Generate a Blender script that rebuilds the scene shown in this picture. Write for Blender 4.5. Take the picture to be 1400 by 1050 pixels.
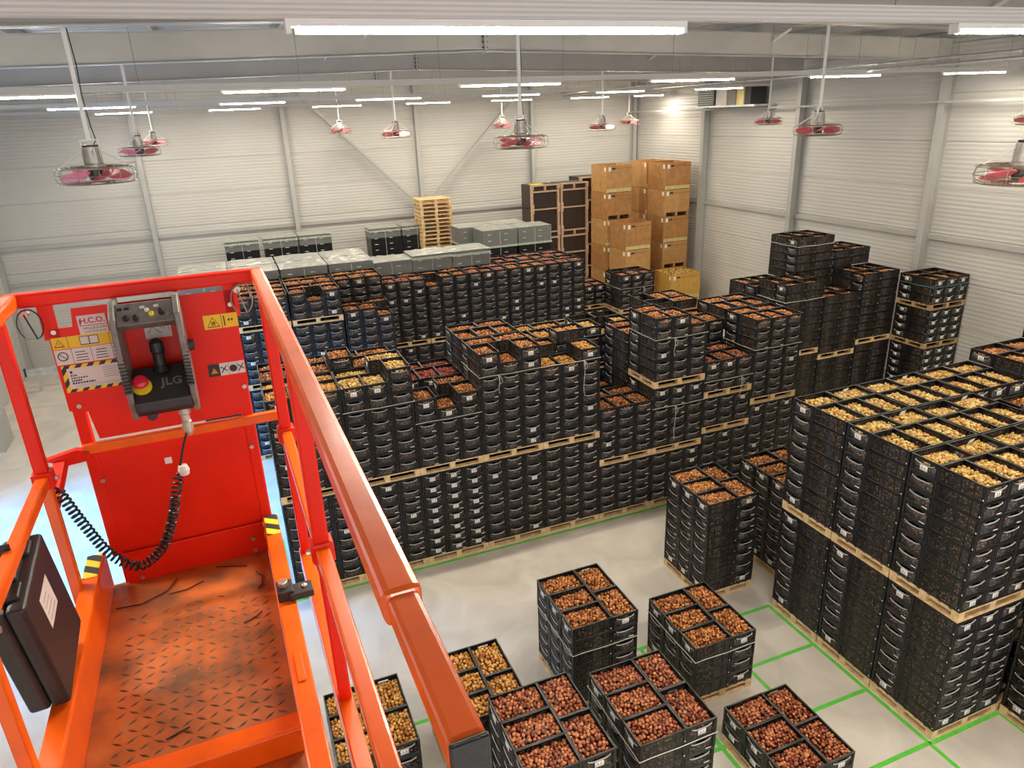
import bpy, math, random
import numpy as np
from mathutils import Matrix, Vector
random.seed(7); RNG = np.random.default_rng(7)
for _o in list(bpy.data.objects): bpy.data.objects.remove(_o)
SC = bpy.context.scene; COL = SC.collection

# ------------------------------------------------------------------ camera
CAM = Vector((-7.4623, -4.628, 7.888)); FPX = 973.5
_p, _y, _r = 0.3625, 0.3674, -0.0406
_f = Vector((math.sin(_y)*math.cos(_p), math.cos(_y)*math.cos(_p), -math.sin(_p)))
_ri = Vector((math.cos(_y), -math.sin(_y), 0)); _up = _ri.cross(_f)
_r2 = _ri*math.cos(_r)+_up*math.sin(_r); _u2 = -_ri*math.sin(_r)+_up*math.cos(_r)
cam = bpy.data.objects.new('camera', bpy.data.cameras.new('camera')); COL.objects.link(cam)
_m = Matrix((_r2, _u2, -_f)).transposed().to_4x4(); _m.translation = CAM
cam.matrix_world = _m
cam.data.sensor_fit = 'HORIZONTAL'; cam.data.sensor_width = 36.0
cam.data.lens = FPX/1400*36; cam.data.clip_start = .05; cam.data.clip_end = 200
SC.camera = cam
def depth(p): return (Vector(p)-CAM).dot(_f)
def project(p):
    d = Vector(p)-CAM; z = d.dot(_f)
    return 700+FPX*d.dot(_r2)/z, 525-FPX*d.dot(_u2)/z, z

# ------------------------------------------------------------------ light
SC.view_settings.view_transform = 'Standard'; SC.view_settings.look = 'None'
SC.view_settings.exposure = 0.45; SC.view_settings.gamma = 1.0
SC.view_settings.use_curve_mapping = False
W = bpy.data.worlds.new('sky'); SC.world = W; W.use_nodes = True
_bg = W.node_tree.nodes['Background']; _bg.inputs[0].default_value = (0.95, 0.96, 1.0, 1); _bg.inputs[1].default_value = 1.0
def area(name, loc, direction, sx, sy, power, color):
    l = bpy.data.lights.new(name, 'AREA'); l.shape = 'RECTANGLE'; l.size = sx; l.size_y = sy
    l.energy = power; l.color = color
    o = bpy.data.objects.new(name, l); COL.objects.link(o); o.location = loc
    o.rotation_euler = Vector(direction).to_track_quat('-Z', 'Y').to_euler()
    return o
# daylight coming in through the open loading door in the left wall
area('door_daylight', (-14.5, 9.9, 3.0), (1, 0, -1.5), 3.2, 9.4, 850, (0.02, 0.36, 1.0)).data.spread = math.radians(95)
TUBE_POWER = 56.0; TUBE_COL = (1.0, 0.90, 0.74); TUBE_EMIT = 85.0

# ------------------------------------------------------------------ materials
MATS = {}
def nodes(name):
    m = bpy.data.materials.new(name); m.use_nodes = True; MATS[name] = m
    nt = m.node_tree; b = nt.nodes['Principled BSDF']
    return m, nt, b
def mat(name, col, rough=.5, metal=0., var=.12, scale=8., bump=0., bscale=60., spec=None, alpha=None, coat=0.):
    """plain surface: base colour broken up by noise, optional fine bump"""
    m, nt, b = nodes(name); N = nt.nodes; L = nt.links
    g = N.new('ShaderNodeNewGeometry')
    n = N.new('ShaderNodeTexNoise'); n.inputs['Scale'].default_value = scale; n.inputs['Detail'].default_value = 5
    L.new(g.outputs['Position'], n.inputs['Vector'])
    r = N.new('ShaderNodeValToRGB'); L.new(n.outputs['Fac'], r.inputs[0])
    c = np.array(col)
    r.color_ramp.elements[0].position = .3; r.color_ramp.elements[1].position = .7
    r.color_ramp.elements[0].color = (*np.clip(c*(1-var), 0, 1), 1); r.color_ramp.elements[1].color = (*np.clip(c*(1+var), 0, 1), 1)
    L.new(r.outputs[0], b.inputs['Base Color'])
    b.inputs['Roughness'].default_value = rough; b.inputs['Metallic'].default_value = metal
    if spec is not None: b.inputs['Specular IOR Level'].default_value = spec
    if coat: b.inputs['Coat Weight'].default_value = coat
    if alpha is not None: b.inputs['Alpha'].default_value = alpha
    if bump:
        n2 = N.new('ShaderNodeTexNoise'); n2.inputs['Scale'].default_value = bscale; n2.inputs['Detail'].default_value = 4
        L.new(g.outputs['Position'], n2.inputs['Vector'])
        bp = N.new('ShaderNodeBump'); bp.inputs['Strength'].default_value = bump; bp.inputs['Distance'].default_value = .01
        L.new(n2.outputs['Fac'], bp.inputs['Height']); L.new(bp.outputs[0], b.inputs['Normal'])
    return m
def ribbed(name, col, rough, pitch, strength, axis='Z'):
    m = mat(name, col, rough, var=.03, scale=.8); nt = m.node_tree; N = nt.nodes; L = nt.links
    b = N['Principled BSDF']; g = N.new('ShaderNodeNewGeometry')
    w = N.new('ShaderNodeTexWave'); w.bands_direction = axis; w.inputs['Scale'].default_value = 2*math.pi/pitch/20
    L.new(g.outputs['Position'], w.inputs['Vector'])
    bp = N.new('ShaderNodeBump'); bp.inputs['Strength'].default_value = strength; bp.inputs['Distance'].default_value = .012
    L.new(w.outputs['Fac'], bp.inputs['Height']); L.new(bp.outputs[0], b.inputs['Normal'])
    return m
ribbed('wall_panel', (.54, .53, .50), .5, .11, .5)
ribbed('trunking', (.62, .61, .59), .25, .02, .25)
ribbed('roof_sheet', (.50, .49, .47), .45, .3, .2, 'Y')
mat('steel_grey', (.42, .42, .40), .4, .0, .05, 2)
mat('steel_beam', (.44, .43, .41), .45, 0, .06, 1.5)
mat('galvanised', (.62, .64, .66), .35, .7, .15, 6)
mat('white_paint', (.82, .82, .80), .35, 0, .03)
mat('alu', (.55, .53, .50), .4, .6, .12, 20)
mat('wire', (.30, .26, .20), .4, .5, .1)
mat('fan_pink', (.90, .17, .22), .4, 0, .08)
mat('dark_metal', (.05, .05, .05), .4, .3)
mat('green_tape', (.13, .62, .07), .45, 0, .12, 12)
mat('crate', (.009, .0095, .011), .36, 0, .35, 9, .15, 120, spec=.42)
mat('crate_rim', (.085, .088, .086), .30, 0, .3, 12, spec=.6)  # highlight along the black rims' top edge, put into a paler grey
mat('crate_lip', (.42, .42, .42), .35, 0, .25, 30)  # black handle lips made light grey: their glints are in the colour
mat('card', (.85, .85, .82), .6, 0, .05, 30)
mat('card_print', (.40, .39, .38), .7)
mat('twine', (.62, .60, .52), .8, 0, .2, 60)
mat('twine_blue', (.10, .25, .32), .8, 0, .2, 60)
mat('pallet_wood', (.72, .51, .27), .75, 0, .22, 11, .2, 90)
mat('pallet_wood_dark', (.48, .31, .15), .75, 0, .25, 9, .2, 90)
mat('ply', (.42, .205, .068), .55, 0, .18, 5, .1, 60)
mat('ply_light', (.50, .27, .095), .55, 0, .15, 5, .1, 60)
mat('ply_yellow', (.62, .36, .08), .55, 0, .12, 5)
mat('ply_dark', (.035, .022, .018), .45, 0, .3, 3)
mat('ply_edge', (.62, .42, .28), .6, 0, .15, 12)
mat('block_wood', (.62, .50, .22), .7, 0, .15, 12)
mat('film', (.60, .62, .58), .22, 0, .1, 3, .9, 7, alpha=.30, spec=.9)
mat('film_top', (.36, .37, .335), .30, 0, .15, 4, .9, 9, alpha=.85, spec=.8)
mat('strap', (.42, .48, .40), .35, 0, .35, 25)
mat('lift_orange', (.90, .125, .004), .26, 0, .10, 7, .05, 50, coat=.15)
mat('lift_red', (.80, .016, .0008), .38, 0, .06, 4, .03, 50, spec=.3)
mat('lift_bolt', (.55, .50, .42), .3, .8)
mat('black_plastic', (.022, .021, .022), .42, 0, .2, 30, .15, 200)
mat('grey_plastic', (.20, .185, .17), .45, .2, .25, 30, .1, 100)
mat('estop_red', (.75, .015, .05), .3)
mat('yellow', (.80, .66, .02), .4, 0, .05)
mat('sticker_yellow', (.85, .56, .01), .5, 0, .04)
mat('sticker_white', (.72, .66, .62), .5, 0, .04)
mat('sticker_black', (.02, .02, .02), .5)
mat('sticker_red', (.55, .01, .08), .5)
mat('sticker_orange', (.75, .25, .01), .5)
mat('cable', (.012, .012, .013), .35, 0, .2)
mat('connector', (.55, .50, .42), .35, .6, .2, 40)
def hazard(name, sc):
    m, nt, b = nodes(name); N = nt.nodes; L = nt.links
    g = N.new('ShaderNodeNewGeometry'); mp = N.new('ShaderNodeMapping'); mp.inputs['Rotation'].default_value = (.75, .3, .6)
    L.new(g.outputs['Position'], mp.inputs['Vector'])
    w = N.new('ShaderNodeTexWave'); w.inputs['Scale'].default_value = sc; w.bands_direction = 'Y'
    L.new(mp.outputs[0], w.inputs['Vector'])
    r = N.new('ShaderNodeValToRGB'); r.color_ramp.interpolation = 'CONSTANT'
    r.color_ramp.elements[0].color = (.02, .02, .02, 1); r.color_ramp.elements[1].position = .5; r.color_ramp.elements[1].color = (.85, .62, .02, 1)
    L.new(w.outputs['Fac'], r.inputs[0]); L.new(r.outputs[0], b.inputs['Base Color']); b.inputs['Roughness'].default_value = .5
hazard('hazard', 5.5); hazard('hazard_fine', 16)
def deck_mat():
    m = mat('deck', (.60, .17, .045), .5, 0, .1, 6, .1, 60); nt = m.node_tree; N = nt.nodes; L = nt.links
    b = N['Principled BSDF']; g = N.new('ShaderNodeNewGeometry')
    n = N.new('ShaderNodeTexNoise'); n.inputs['Scale'].default_value = 7; n.inputs['Detail'].default_value = 8
    L.new(g.outputs['Position'], n.inputs['Vector'])
    r = N.new('ShaderNodeValToRGB'); e = r.color_ramp.elements
    e[0].position = .32; e[0].color = (.16, .06, .022, 1); e[1].position = .58; e[1].color = (.52, .125, .022, 1)
    x = e.new(.75); x.color = (.46, .18, .06, 1)
    L.new(n.outputs['Fac'], r.inputs[0]); L.new(r.outputs[0], b.inputs['Base Color'])
deck_mat()
mat('tread', (.12, .055, .026), .5, .1, .4, 40)
def floor_mat():
    m = mat('concrete', (.50, .47, .42), .34, 0, .06, 1.2); nt = m.node_tree; N = nt.nodes; L = nt.links
    b = N['Principled BSDF']; g = N.new('ShaderNodeNewGeometry')
    n = N.new('ShaderNodeTexNoise'); n.inputs['Scale'].default_value = .9; n.inputs['Detail'].default_value = 9; n.inputs['Distortion'].default_value = 1.1
    L.new(g.outputs['Position'], n.inputs['Vector'])
    r = N.new('ShaderNodeValToRGB'); e = r.color_ramp.elements
    e[0].position = .33; e[0].color = (.58, .53, .46, 1); e[1].position = .62; e[1].color = (.74, .68, .60, 1)
    L.new(n.outputs['Fac'], r.inputs[0]); L.new(r.outputs[0], b.inputs['Base Color'])
    rr = N.new('ShaderNodeMapRange'); rr.inputs[3].default_value = .25; rr.inputs[4].default_value = .5
    L.new(n.outputs['Fac'], rr.inputs[0]); L.new(rr.outputs[0], b.inputs['Roughness'])
floor_mat()
def mesh_side():
    """open-work crate side: dark plastic lattice with the bulbs behind it showing through as specks"""
    m, nt, b = nodes('crate_mesh'); N = nt.nodes; L = nt.links
    g = N.new('ShaderNodeNewGeometry'); v = N.new('ShaderNodeTexVoronoi'); v.inputs['Scale'].default_value = 34
    L.new(g.outputs['Position'], v.inputs['Vector'])
    r = N.new('ShaderNodeValToRGB'); e = r.color_ramp.elements
    e[0].position = .20; e[0].color = (.25, .14, .07, 1); e[1].position = .42; e[1].color = (.010, .009, .009, 1)
    L.new(v.outputs['Distance'], r.inputs[0])
    n = N.new('ShaderNodeTexNoise'); n.inputs['Scale'].default_value = 5
    L.new(g.outputs['Position'], n.inputs['Vector'])
    mx = N.new('ShaderNodeMix'); mx.data_type = 'RGBA'; mx.inputs[7].default_value = (.014, .014, .015, 1)
    mr = N.new('ShaderNodeMapRange'); mr.inputs[1].default_value = .45; mr.inputs[2].default_value = .75
    L.new(n.outputs['Fac'], mr.inputs[0]); L.new(mr.outputs[0], mx.inputs[0])
    L.new(r.outputs[0], mx.inputs[6]); L.new(mx.outputs[2], b.inputs['Base Color']); b.inputs['Roughness'].default_value = .45
mesh_side()
def emit(name, col, s):
    m, nt, b = nodes(name); b.inputs['Base Color'].default_value = (.9, .9, .9, 1)
    b.inputs['Emission Color'].default_value = (*col, 1); b.inputs['Emission Strength'].default_value = s
emit('tube_light', TUBE_COL, TUBE_EMIT)
def bulb_mats():
    m, nt, b = nodes('bulb_skin'); N = nt.nodes; L = nt.links
    a = N.new('ShaderNodeVertexColor'); a.layer_name = 'Col'; L.new(a.outputs[0], b.inputs['Base Color'])
    b.inputs['Roughness'].default_value = .28
    for nm, c0, c1 in (('bulb_red', (.17, .026, .010), (.72, .27, .11)), ('bulb_orange', (.40, .13, .03), (.75, .38, .12))):
        m, nt, b = nodes(nm); N = nt.nodes; L = nt.links
        oi = N.new('ShaderNodeObjectInfo'); r = N.new('ShaderNodeValToRGB')
        r.color_ramp.elements[0].color = (*c0, 1); r.color_ramp.elements[1].color = (*c1, 1)
        L.new(oi.outputs['Random'], r.inputs[0]); L.new(r.outputs[0], b.inputs['Base Color']); b.inputs['Roughness'].default_value = .28
bulb_mats()

# ------------------------------------------------------------------ mesh helpers
BOXQ = [(0, 3, 2, 1), (4, 5, 6, 7), (0, 1, 5, 4), (1, 2, 6, 5), (2, 3, 7, 6), (3, 0, 4, 7)]
class MB:
    def __init__(s): s.v = []; s.f = []; s.m = []; s.mats = []
    def mi(s, name):
        if name not in s.mats: s.mats.append(name)
        return s.mats.index(name)
    def raw(s, vs, fs, mt):
        o = len(s.v); s.v += [tuple(v) for v in vs]; k = s.mi(mt)
        for f in fs: s.f.append(tuple(i+o for i in f)); s.m.append(k)
        return s
    def box(s, a, b, mt):
        x0, y0, z0 = a; x1, y1, z1 = b
        return s.raw([(x0, y0, z0), (x1, y0, z0), (x1, y1, z0), (x0, y1, z0), (x0, y0, z1), (x1, y0, z1), (x1, y1, z1), (x0, y1, z1)], BOXQ, mt)
    def bar(s, p, q, w, h, mt, up=(0, 0, 1)):
        """square bar from p to q"""
        p = Vector(p); q = Vector(q); d = (q-p).normalized(); u = Vector(up)
        if abs(d.dot(u)) > .98: u = Vector((0, 1, 0))
        r = d.cross(u).normalized()*w/2; t = r.cross(d).normalized()*h/2
        vs = [p-r-t, p+r-t, p+r+t, p-r+t, q-r-t, q+r-t, q+r+t, q-r+t]
        return s.raw(vs, [(0, 1, 2, 3), (4, 7, 6, 5), (0, 4, 5, 1), (1, 5, 6, 2), (2, 6, 7, 3), (3, 7, 4, 0)], mt)
    def tube(s, pts, r, n, mt, closed=False):
        pts = [Vector(p) for p in pts]; k = len(pts); rings = []
        rs = r if isinstance(r, (list, tuple)) else [r]*k
        prev = None
        for i, p in enumerate(pts):
            a = pts[(i-1) % k] if (i > 0 or closed) else p; b = pts[(i+1) % k] if (i < k-1 or closed) else p
            d = (b-a).normalized() if (b-a).length > 1e-9 else Vector((0, 0, 1))
            if prev is None:
                u = Vector((0, 0, 1)) if abs(d.z) < .9 else Vector((1, 0, 0)); u = (u-d*u.dot(d)).normalized()
            else:
                u = prev-d*prev.dot(d); u = u.normalized() if u.length > 1e-6 else prev
            prev = u; w = d.cross(u)
            rings.append([p+(u*math.cos(2*math.pi*j/n)+w*math.sin(2*math.pi*j/n))*rs[i] for j in range(n)])
        vs = [v for rg in rings for v in rg]; fs = []
        for i in range(k if closed else k-1):
            a = i*n; b = ((i+1) % k)*n
            for j in range(n): fs.append((a+j, a+(j+1) % n, b+(j+1) % n, b+j))
        if not closed: fs += [tuple(range(n))[::-1], tuple(range((k-1)*n, k*n))]
        return s.raw(vs, fs, mt)
    def lathe(s, prof, n, mt, c=(0, 0, 0)):
        return s.tube([(c[0], c[1], c[2]+z) for r, z in prof], [max(r, 1e-4) for r, z in prof], n, mt)
    def prism(s, poly, y0, y1, mt):
        """polygon in x,z extruded along y"""
        n = len(poly)
        vs = [(x, y0, z) for x, z in poly]+[(x, y1, z) for x, z in poly]
        fs = [tuple(range(n)), tuple(range(2*n-1, n-1, -1))]+[(i, i+n, (i+1) % n+n, (i+1) % n) for i in range(n)]
        return s.raw(vs, fs, mt)
    def mesh(s, name):
        me = bpy.data.meshes.new(name); me.from_pydata(s.v, [], s.f)
        for m in s.mats: me.materials.append(MATS[m])
        me.polygons.foreach_set('material_index', s.m); me.update()
        return me
    def build(s, name, parent=None, loc=None, rz=0, smooth=False):
        me = s.mesh(name)
        if smooth: me.polygons.foreach_set('use_smooth', [True]*len(me.polygons))
        return link(name, me, parent, loc, rz)
def link(name, data, parent=None, loc=None, rz=0):
    o = bpy.data.objects.new(name, data); COL.objects.link(o)
    if parent is not None: o.parent = parent
    if loc is not None: o.location = loc
    if rz: o.rotation_euler = (0, 0, rz)
    return o
def tag(o, label, cat, group=None):
    o['label'] = label; o['category'] = cat
    if group: o['group'] = group
    return o
def thing(name, label, cat, loc=(0, 0, 0), rz=0, group=None): return tag(link(name, None, None, loc, rz), label, cat, group)
def struct(o): o['kind'] = 'structure'; return o
def stuff(o): o['kind'] = 'stuff'; return o
def bevel(o, w, seg=2):
    md = o.modifiers.new('bevel', 'BEVEL'); md.width = w; md.segments = seg; md.limit_method = 'ANGLE'; return o
def text_mesh(name, body, size, mt, depth=.0006, align='CENTER', spacing=1., bold=0.):
    c = bpy.data.curves.new(name, 'FONT'); c.body = body; c.size = size; c.extrude = depth; c.align_x = align; c.align_y = 'CENTER'
    c.space_character = spacing; c.offset = bold
    t = bpy.data.objects.new(name, c); COL.objects.link(t)
    dg = bpy.context.evaluated_depsgraph_get(); me = bpy.data.meshes.new_from_object(t.evaluated_get(dg))
    bpy.data.objects.remove(t); me.materials.clear(); me.materials.append(MATS[mt]); return me
ORD = ['ground', 'first', 'second', 'third', 'fourth', 'fifth', 'sixth', 'seventh', 'eighth', 'ninth', 'tenth', 'eleventh', 'twelfth',
       'thirteenth', 'fourteenth', 'fifteenth', 'sixteenth', 'seventeenth', 'eighteenth', 'nineteenth']

# ------------------------------------------------------------------ the building
XL, XR, YB, YF = -14.8, 9.8, 24.0, -13.5
APX = -2.5
def roof_z(x): return 8.98-abs(x-APX)*.0228           # underside of the rafters
floor = struct(MB().box((XL-.3, YF, -.2), (XR+.3, YB+.3, 0), 'concrete').build('floor'))
LW = .06
def tape(x0, y0, x1, y1):
    if abs(x1-x0) > abs(y1-y0): MB().box((x0, y0-LW/2, 0), (x1, y0+LW/2, .0025), 'green_tape').build('floor_line', floor)
    else: MB().box((x0-LW/2, y0, 0), (x0+LW/2, y1, .002), 'green_tape').build('floor_line', floor)
for k in range(5): tape(-6.25, 3.03-1.017*k, -.04, 3.03-1.017*k)
for k in range(6): tape(-.06-1.245*k, -3.0, -.06-1.245*k, 3.03)
tape(-.06, -.035, 1.22, -.035); tape(1.22, -2.0, 1.22, -.03)
tape(-7.45, 6.54, 1.2, 6.54); tape(-7.45, 6.54, -7.45, 8.7)
# walls of horizontal sandwich panels, one object per panel
def panel_wall(name, a0, a1, fixed, axis, bays, sign, opening=None):
    w = MB()
    if axis == 'x': w.box((a0, fixed if sign > 0 else fixed-.12, 0), (a1, fixed+.12 if sign > 0 else fixed, 9.6), 'white_paint')
    elif opening:
        o0, o1, oz = opening
        x0, x1 = (fixed, fixed+.12) if sign > 0 else (fixed-.12, fixed)
        w.box((x0, a0, 0), (x1, o0, 9.6), 'white_paint'); w.box((x0, o1, 0), (x1, a1, 9.6), 'white_paint'); w.box((x0, o0, oz), (x1, o1, 9.6), 'white_paint')
    else: w.box((fixed if sign > 0 else fixed-.12, a0, 0), (fixed+.12 if sign > 0 else fixed, a1, 9.6), 'white_paint')
    W_ = struct(w.build(name)); cache = {}
    for b0, b1 in zip(bays[:-1], bays[1:]):
        z = .02
        while z < 9.3:
            hgt = min(1.13, 9.4-z)
            if opening and b1 > opening[0]-.1 and b0 < opening[1]+.1 and z < opening[2]: z += 1.135; continue
            key = (round(b1-b0, 3), round(hgt, 3))
            if key not in cache:
                m = MB(); L2 = b1-b0-.008
                if axis == 'x': m.box((0, -.05, 0), (L2, 0, hgt-.006), 'wall_panel')
                else: m.box((-.05 if sign > 0 else 0, 0, 0), (0 if sign > 0 else .05, L2, hgt-.006), 'wall_panel')
                cache[key] = m.mesh('wall_panel')
            link('wall_panel', cache[key], W_, (b0+.004, fixed, z) if axis == 'x' else (fixed, b0+.004, z))
            z += 1.135
    return W_
XC = [-14.7, -9.85, -4.94, -.03, 4.8, 9.6]; YC = [-.75, 4.1, 9.0, 13.9, 18.7]
panel_wall('wall_back', XL, XR, YB, 'x', [XL]+XC[1:5]+[XR], 1)
panel_wall('wall_right', YF, YB, XR, 'y', [YF, -5.6]+YC+[YB-.05], 1)
panel_wall('wall_left', YF, YB, XL, 'y', [YF, -5.6]+YC+[YB-.05], -1, (5.0, 14.8, 4.8))
# roof
m = MB(); ys = []; y = YF
while y < YB+.1:
    ys += [(y, 0), (y+.12, 0), (y+.15, .045), (y+.27, .045)]; y += .30
for x0, x1 in ((XL-.1, APX), (APX, XR+.1)):
    vs = [(x, yy, roof_z(x)+.62+dz) for yy, dz in ys for x in (x0, x1)]
    m.raw(vs, [(2*i, 2*i+1, 2*i+3, 2*i+2) for i in range(len(ys)-1)], 'roof_sheet')
    m.raw([(x0, YF, roof_z(x0)+.70), (x1, YF, roof_z(x1)+.70), (x1, YB, roof_z(x1)+.70), (x0, YB, roof_z(x0)+.70)], [(0, 1, 2, 3)], 'roof_sheet')
struct(m.build('ceiling'))
def ibeam(m, p, q, hgt, wid, up, t=.012, mt='steel_beam'):
    """I section between p and q; up is the web direction"""
    u = Vector(up).normalized()
    p = Vector(p); q = Vector(q)
    m.bar(p, q, t, hgt-2*t, mt, up); m.bar(p+u*(hgt/2-t/2), q+u*(hgt/2-t/2), wid, t, mt, up); m.bar(p-u*(hgt/2-t/2), q-u*(hgt/2-t/2), wid, t, mt, up)
names_y = {-.75: 'above the work platform', 4.1: 'over the green floor grid', 9.0: 'over the middle rows', 13.9: 'over the rear crate rows', 18.7: 'over the wooden boxes'}
for y in YC:
    g = thing('roof_beam', 'grey steel gable roof beam spanning '+names_y[y], 'beam', (APX, y, 8.9))
    for s, xe in ((-1, -14.5), (1, 9.5)):
        mm = MB(); ibeam(mm, (0, 0, roof_z(APX)+.23-8.9), (xe-APX, 0, roof_z(xe)+.23-8.9), .46, .2, (0, 0, 1))
        mm.build('rafter', g)
    MB().box((-.02, -.1, -.02+.08), (.02, .1, .56), 'steel_beam').build('splice_plate', g)
    for s in (-1, 1):
        for kk in (0, 1):
            b = MB()
            for zz in (.15, .24, .33, .42): b.tube([(s*.02, -.05+.1*kk, zz), (s*.05, -.05+.1*kk, zz)], .014, 6, 'dark_metal')
            b.build('bolt_row', g)
    for k in range(-5, 6):
        if k in (-4, -1, 3): MB().bar((k*2.2, -.02, roof_z(APX+k*2.2)-8.9+.30), (k*2.2+.10, -.45, roof_z(APX+k*2.2)-8.9+.5), .04, .04, 'white_paint').build('knee_brace', g)
for k in range(-6, 7):
    x = APX+k*1.95+.3
    o = MB().box((x-.03, YF, roof_z(x)+.46), (x+.03, YB, roof_z(x)+.61), 'steel_grey').build('purlin')
    tag(o, ORD[k+7]+' grey roof purlin from the left wall', 'purlin', 'roof purlins')
for x in XC:
    mm = MB(); ibeam(mm, (x, YB-.2, 0), (x, YB-.2, roof_z(x)+.4), .26, .16, (0, 1, 0), mt='steel_grey')
    side = {XC[0]: 'in the corner by the left wall', XC[1]: 'behind the low galvanised guard rail', XC[2]: 'behind the film wrapped loads', XC[3]: 'behind the tall bare pallet stack', XC[4]: 'behind the dark plywood boxes', XC[5]: 'in the corner by wooden boxes'}[x]
    tag(mm.build('steel_column'), 'grey steel back wall column '+side, 'column', 'back wall columns')
ycn = {-.75: 'out past the near right stacks', 4.1: 'beyond the yellow bulb stacks', 9.0: 'behind the card labelled stack', 13.9: 'beside the wall heater shelf', 18.7: 'beside the tall wooden boxes'}
for y in YC:
    mm = MB(); ibeam(mm, (XR-.2, y, 0), (XR-.2, y, roof_z(9.6)+.1), .28, .18, (1, 0, 0), mt='steel_grey')
    tag(mm.build('steel_column'), 'grey steel right wall column '+ycn[y], 'column', 'right wall columns')
# wall rails (girts)
def rail(p, q, label, hgt=.12):
    p = Vector(p); q = Vector(q); mm = MB(); mm.bar(p, q, .07, hgt, 'steel_grey')
    tag(mm.build('wall_rail'), label, 'rail', 'wall rails')
bn = ['at the left wall end', 'left of the first brace', 'behind the wrapped loads', 'behind the bare pallet stack', 'behind the wooden boxes']
for (x0, x1), nm in zip(zip(XC[:-1], XC[1:]), bn):
    rail((x0+.09, YB-.1, 4.27), (x1-.09, YB-.1, 4.27), 'grey steel back wall rail '+nm)
rail((XC[0], YB-.1, 3.05), (XC[1], YB-.1, 3.05), 'lower grey back wall rail above the guard rail', .08)
yn = ['past the near right stacks', 'beyond the yellow bulb stacks', 'behind the card labelled stack', 'under the heater shelf', 'beside the tall wooden boxes', 'in the far corner']
ys_ = [-5.6]+YC+[YB]
for (y0, y1), nm in zip(zip(ys_[:-1], ys_[1:]), yn):
    rail((XR-.1, y0+.1, 4.45), (XR-.1, y1-.1, 4.45), 'grey steel mid height right wall rail '+nm)
rail((XR-.38, -5.6, 7.76), (XR-.38, YB-.3, 7.76), 'long pale rail high along the right wall', .05)
for p, q, nm in (((-4.4, YB-.38, 8.9), (-.14, YB-.38, 4.6), 'falling toward the bare pallet stack'), ((4.3, YB-.38, 8.8), (.08, YB-.38, 4.6), 'rising from the bare pallet stack')):
    tag(MB().bar(p, q, .14, .09, 'steel_grey').build('diagonal_brace'), 'grey steel diagonal wall brace '+nm, 'brace')
# guard rail and loading door track at the left
g = thing('guard_rail', 'low galvanised guard rail in front of the back wall', 'guard rail', (-13.2, 21.3, 0))
b = MB()
for z in (.62, .74): b.bar((-1.0, 0, z), (2.6, 0, z), .05, .11, 'galvanised')
b.build('rail_beam', g)
for x in (-.75, .9, 2.4): MB().box((x-.04, .03, 0), (x+.04, .11, .78), 'galvanised').build('post', g)
MB().box((-1.06, -.03, .56), (-1.0, .06, .82), 'dark_metal').build('end_cap', g)
g = thing('door_guard', 'grey steel guard post beside the left loading door', 'guard', (-13.95, 16.8, 0))
MB().box((-.14, -.5, 0), (.06, .5, .9), 'steel_grey').build('post', g); MB().box((-.16, -.52, 0), (.08, .52, .02), 'galvanised').build('base_plate', g)
d = MB(); d.box((XL-.12, 5.0, 4.62), (XL-.02, 14.8, 4.8), 'galvanised'); d.box((XL-.02, 4.92, 0), (XL+.08, 5.0, 4.9), 'galvanised'); d.box((XL-.02, 14.8, 0), (XL+.08, 14.88, 4.9), 'galvanised')
struct(d.build('door_1'))

# ------------------------------------------------------------------ lighting rows
def light_row(y, z, lights, where):
    t = thing('lighting_trunk', 'pale ribbed lighting trunk hung '+where, 'lighting trunk', (APX, y, z))
    MB().box((-11.9, -.035, .018), (11.8, .035, .098), 'trunking').build('channel', t)
    me = MB().tube([(0, 0, .098), (0, 0, roof_z(-6)+.46-z)], .004, 5, 'wire').mesh('hanger')
    for k in range(-5, 6): link('hanger', me, t, (k*2.15+.7, 0, 0))
    for li, (x0, x1) in enumerate(lights):
        L = x1-x0; f = thing('strip_light', ORD[li+1]+' lit LED strip light from the left wall, '+where, 'light', ((x0+x1)/2, y, z), 0, 'strip lights '+where)
        MB().box((-L/2, -.03, -.012), (L/2, .03, .017), 'white_paint').build('housing', f)
        MB().box((-L/2+.02, -.026, -.034), (L/2-.02, .026, -.012), 'tube_light').build('diffuser', f)
        MB().box((-L/2-.02, -.03, -.036), (-L/2, .03, .017), 'white_paint').build('end_cap', f); MB().box((L/2, -.03, -.036), (L/2+.02, .03, .017), 'white_paint').build('end_cap', f)
        area('strip_lamp', ((x0+x1)/2, y, z-.05), (0, 0, -1), L, .06, TUBE_POWER, TUBE_COL)
light_row(-9.9, 8.3, [(-10.7, -8.92), (-7.1, -5.3), (-3.47, -1.68), (.15, 1.94), (3.8, 5.55), (7.4, 9.2)], 'unseen behind the work platform')  # unseen row behind the camera, added to brighten the foreground
light_row(-1.43, 8.25, [(-10.7, -8.92), (-7.1, -5.3), (-3.47, -1.68), (.15, 1.94), (3.8, 5.55), (7.4, 9.2)], 'over the work platform')
light_row(7.1, 8.35, [(-10.75, -9.02), (-7.2, -5.46), (-3.62, -1.87), (-.09, 1.67), (3.46, 5.25), (7.01, 8.88)], 'over the front crate row')
light_row(15.0, 8.385, [(-10.72, -8.94), (-7.12, -5.6), (-3.85, -2.15), (-.42, 1.25), (3.05, 4.63), (6.43, 8.18)], 'over the rear crate rows')
light_row(21.0, 8.365, [(-10.52, -8.97), (-7.37, -5.82), (-4.2, -2.6), (-1.06, .5), (2.06, 3.62), (5.19, 6.79), (7.9, 9.2)], 'near the back wall')
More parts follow.
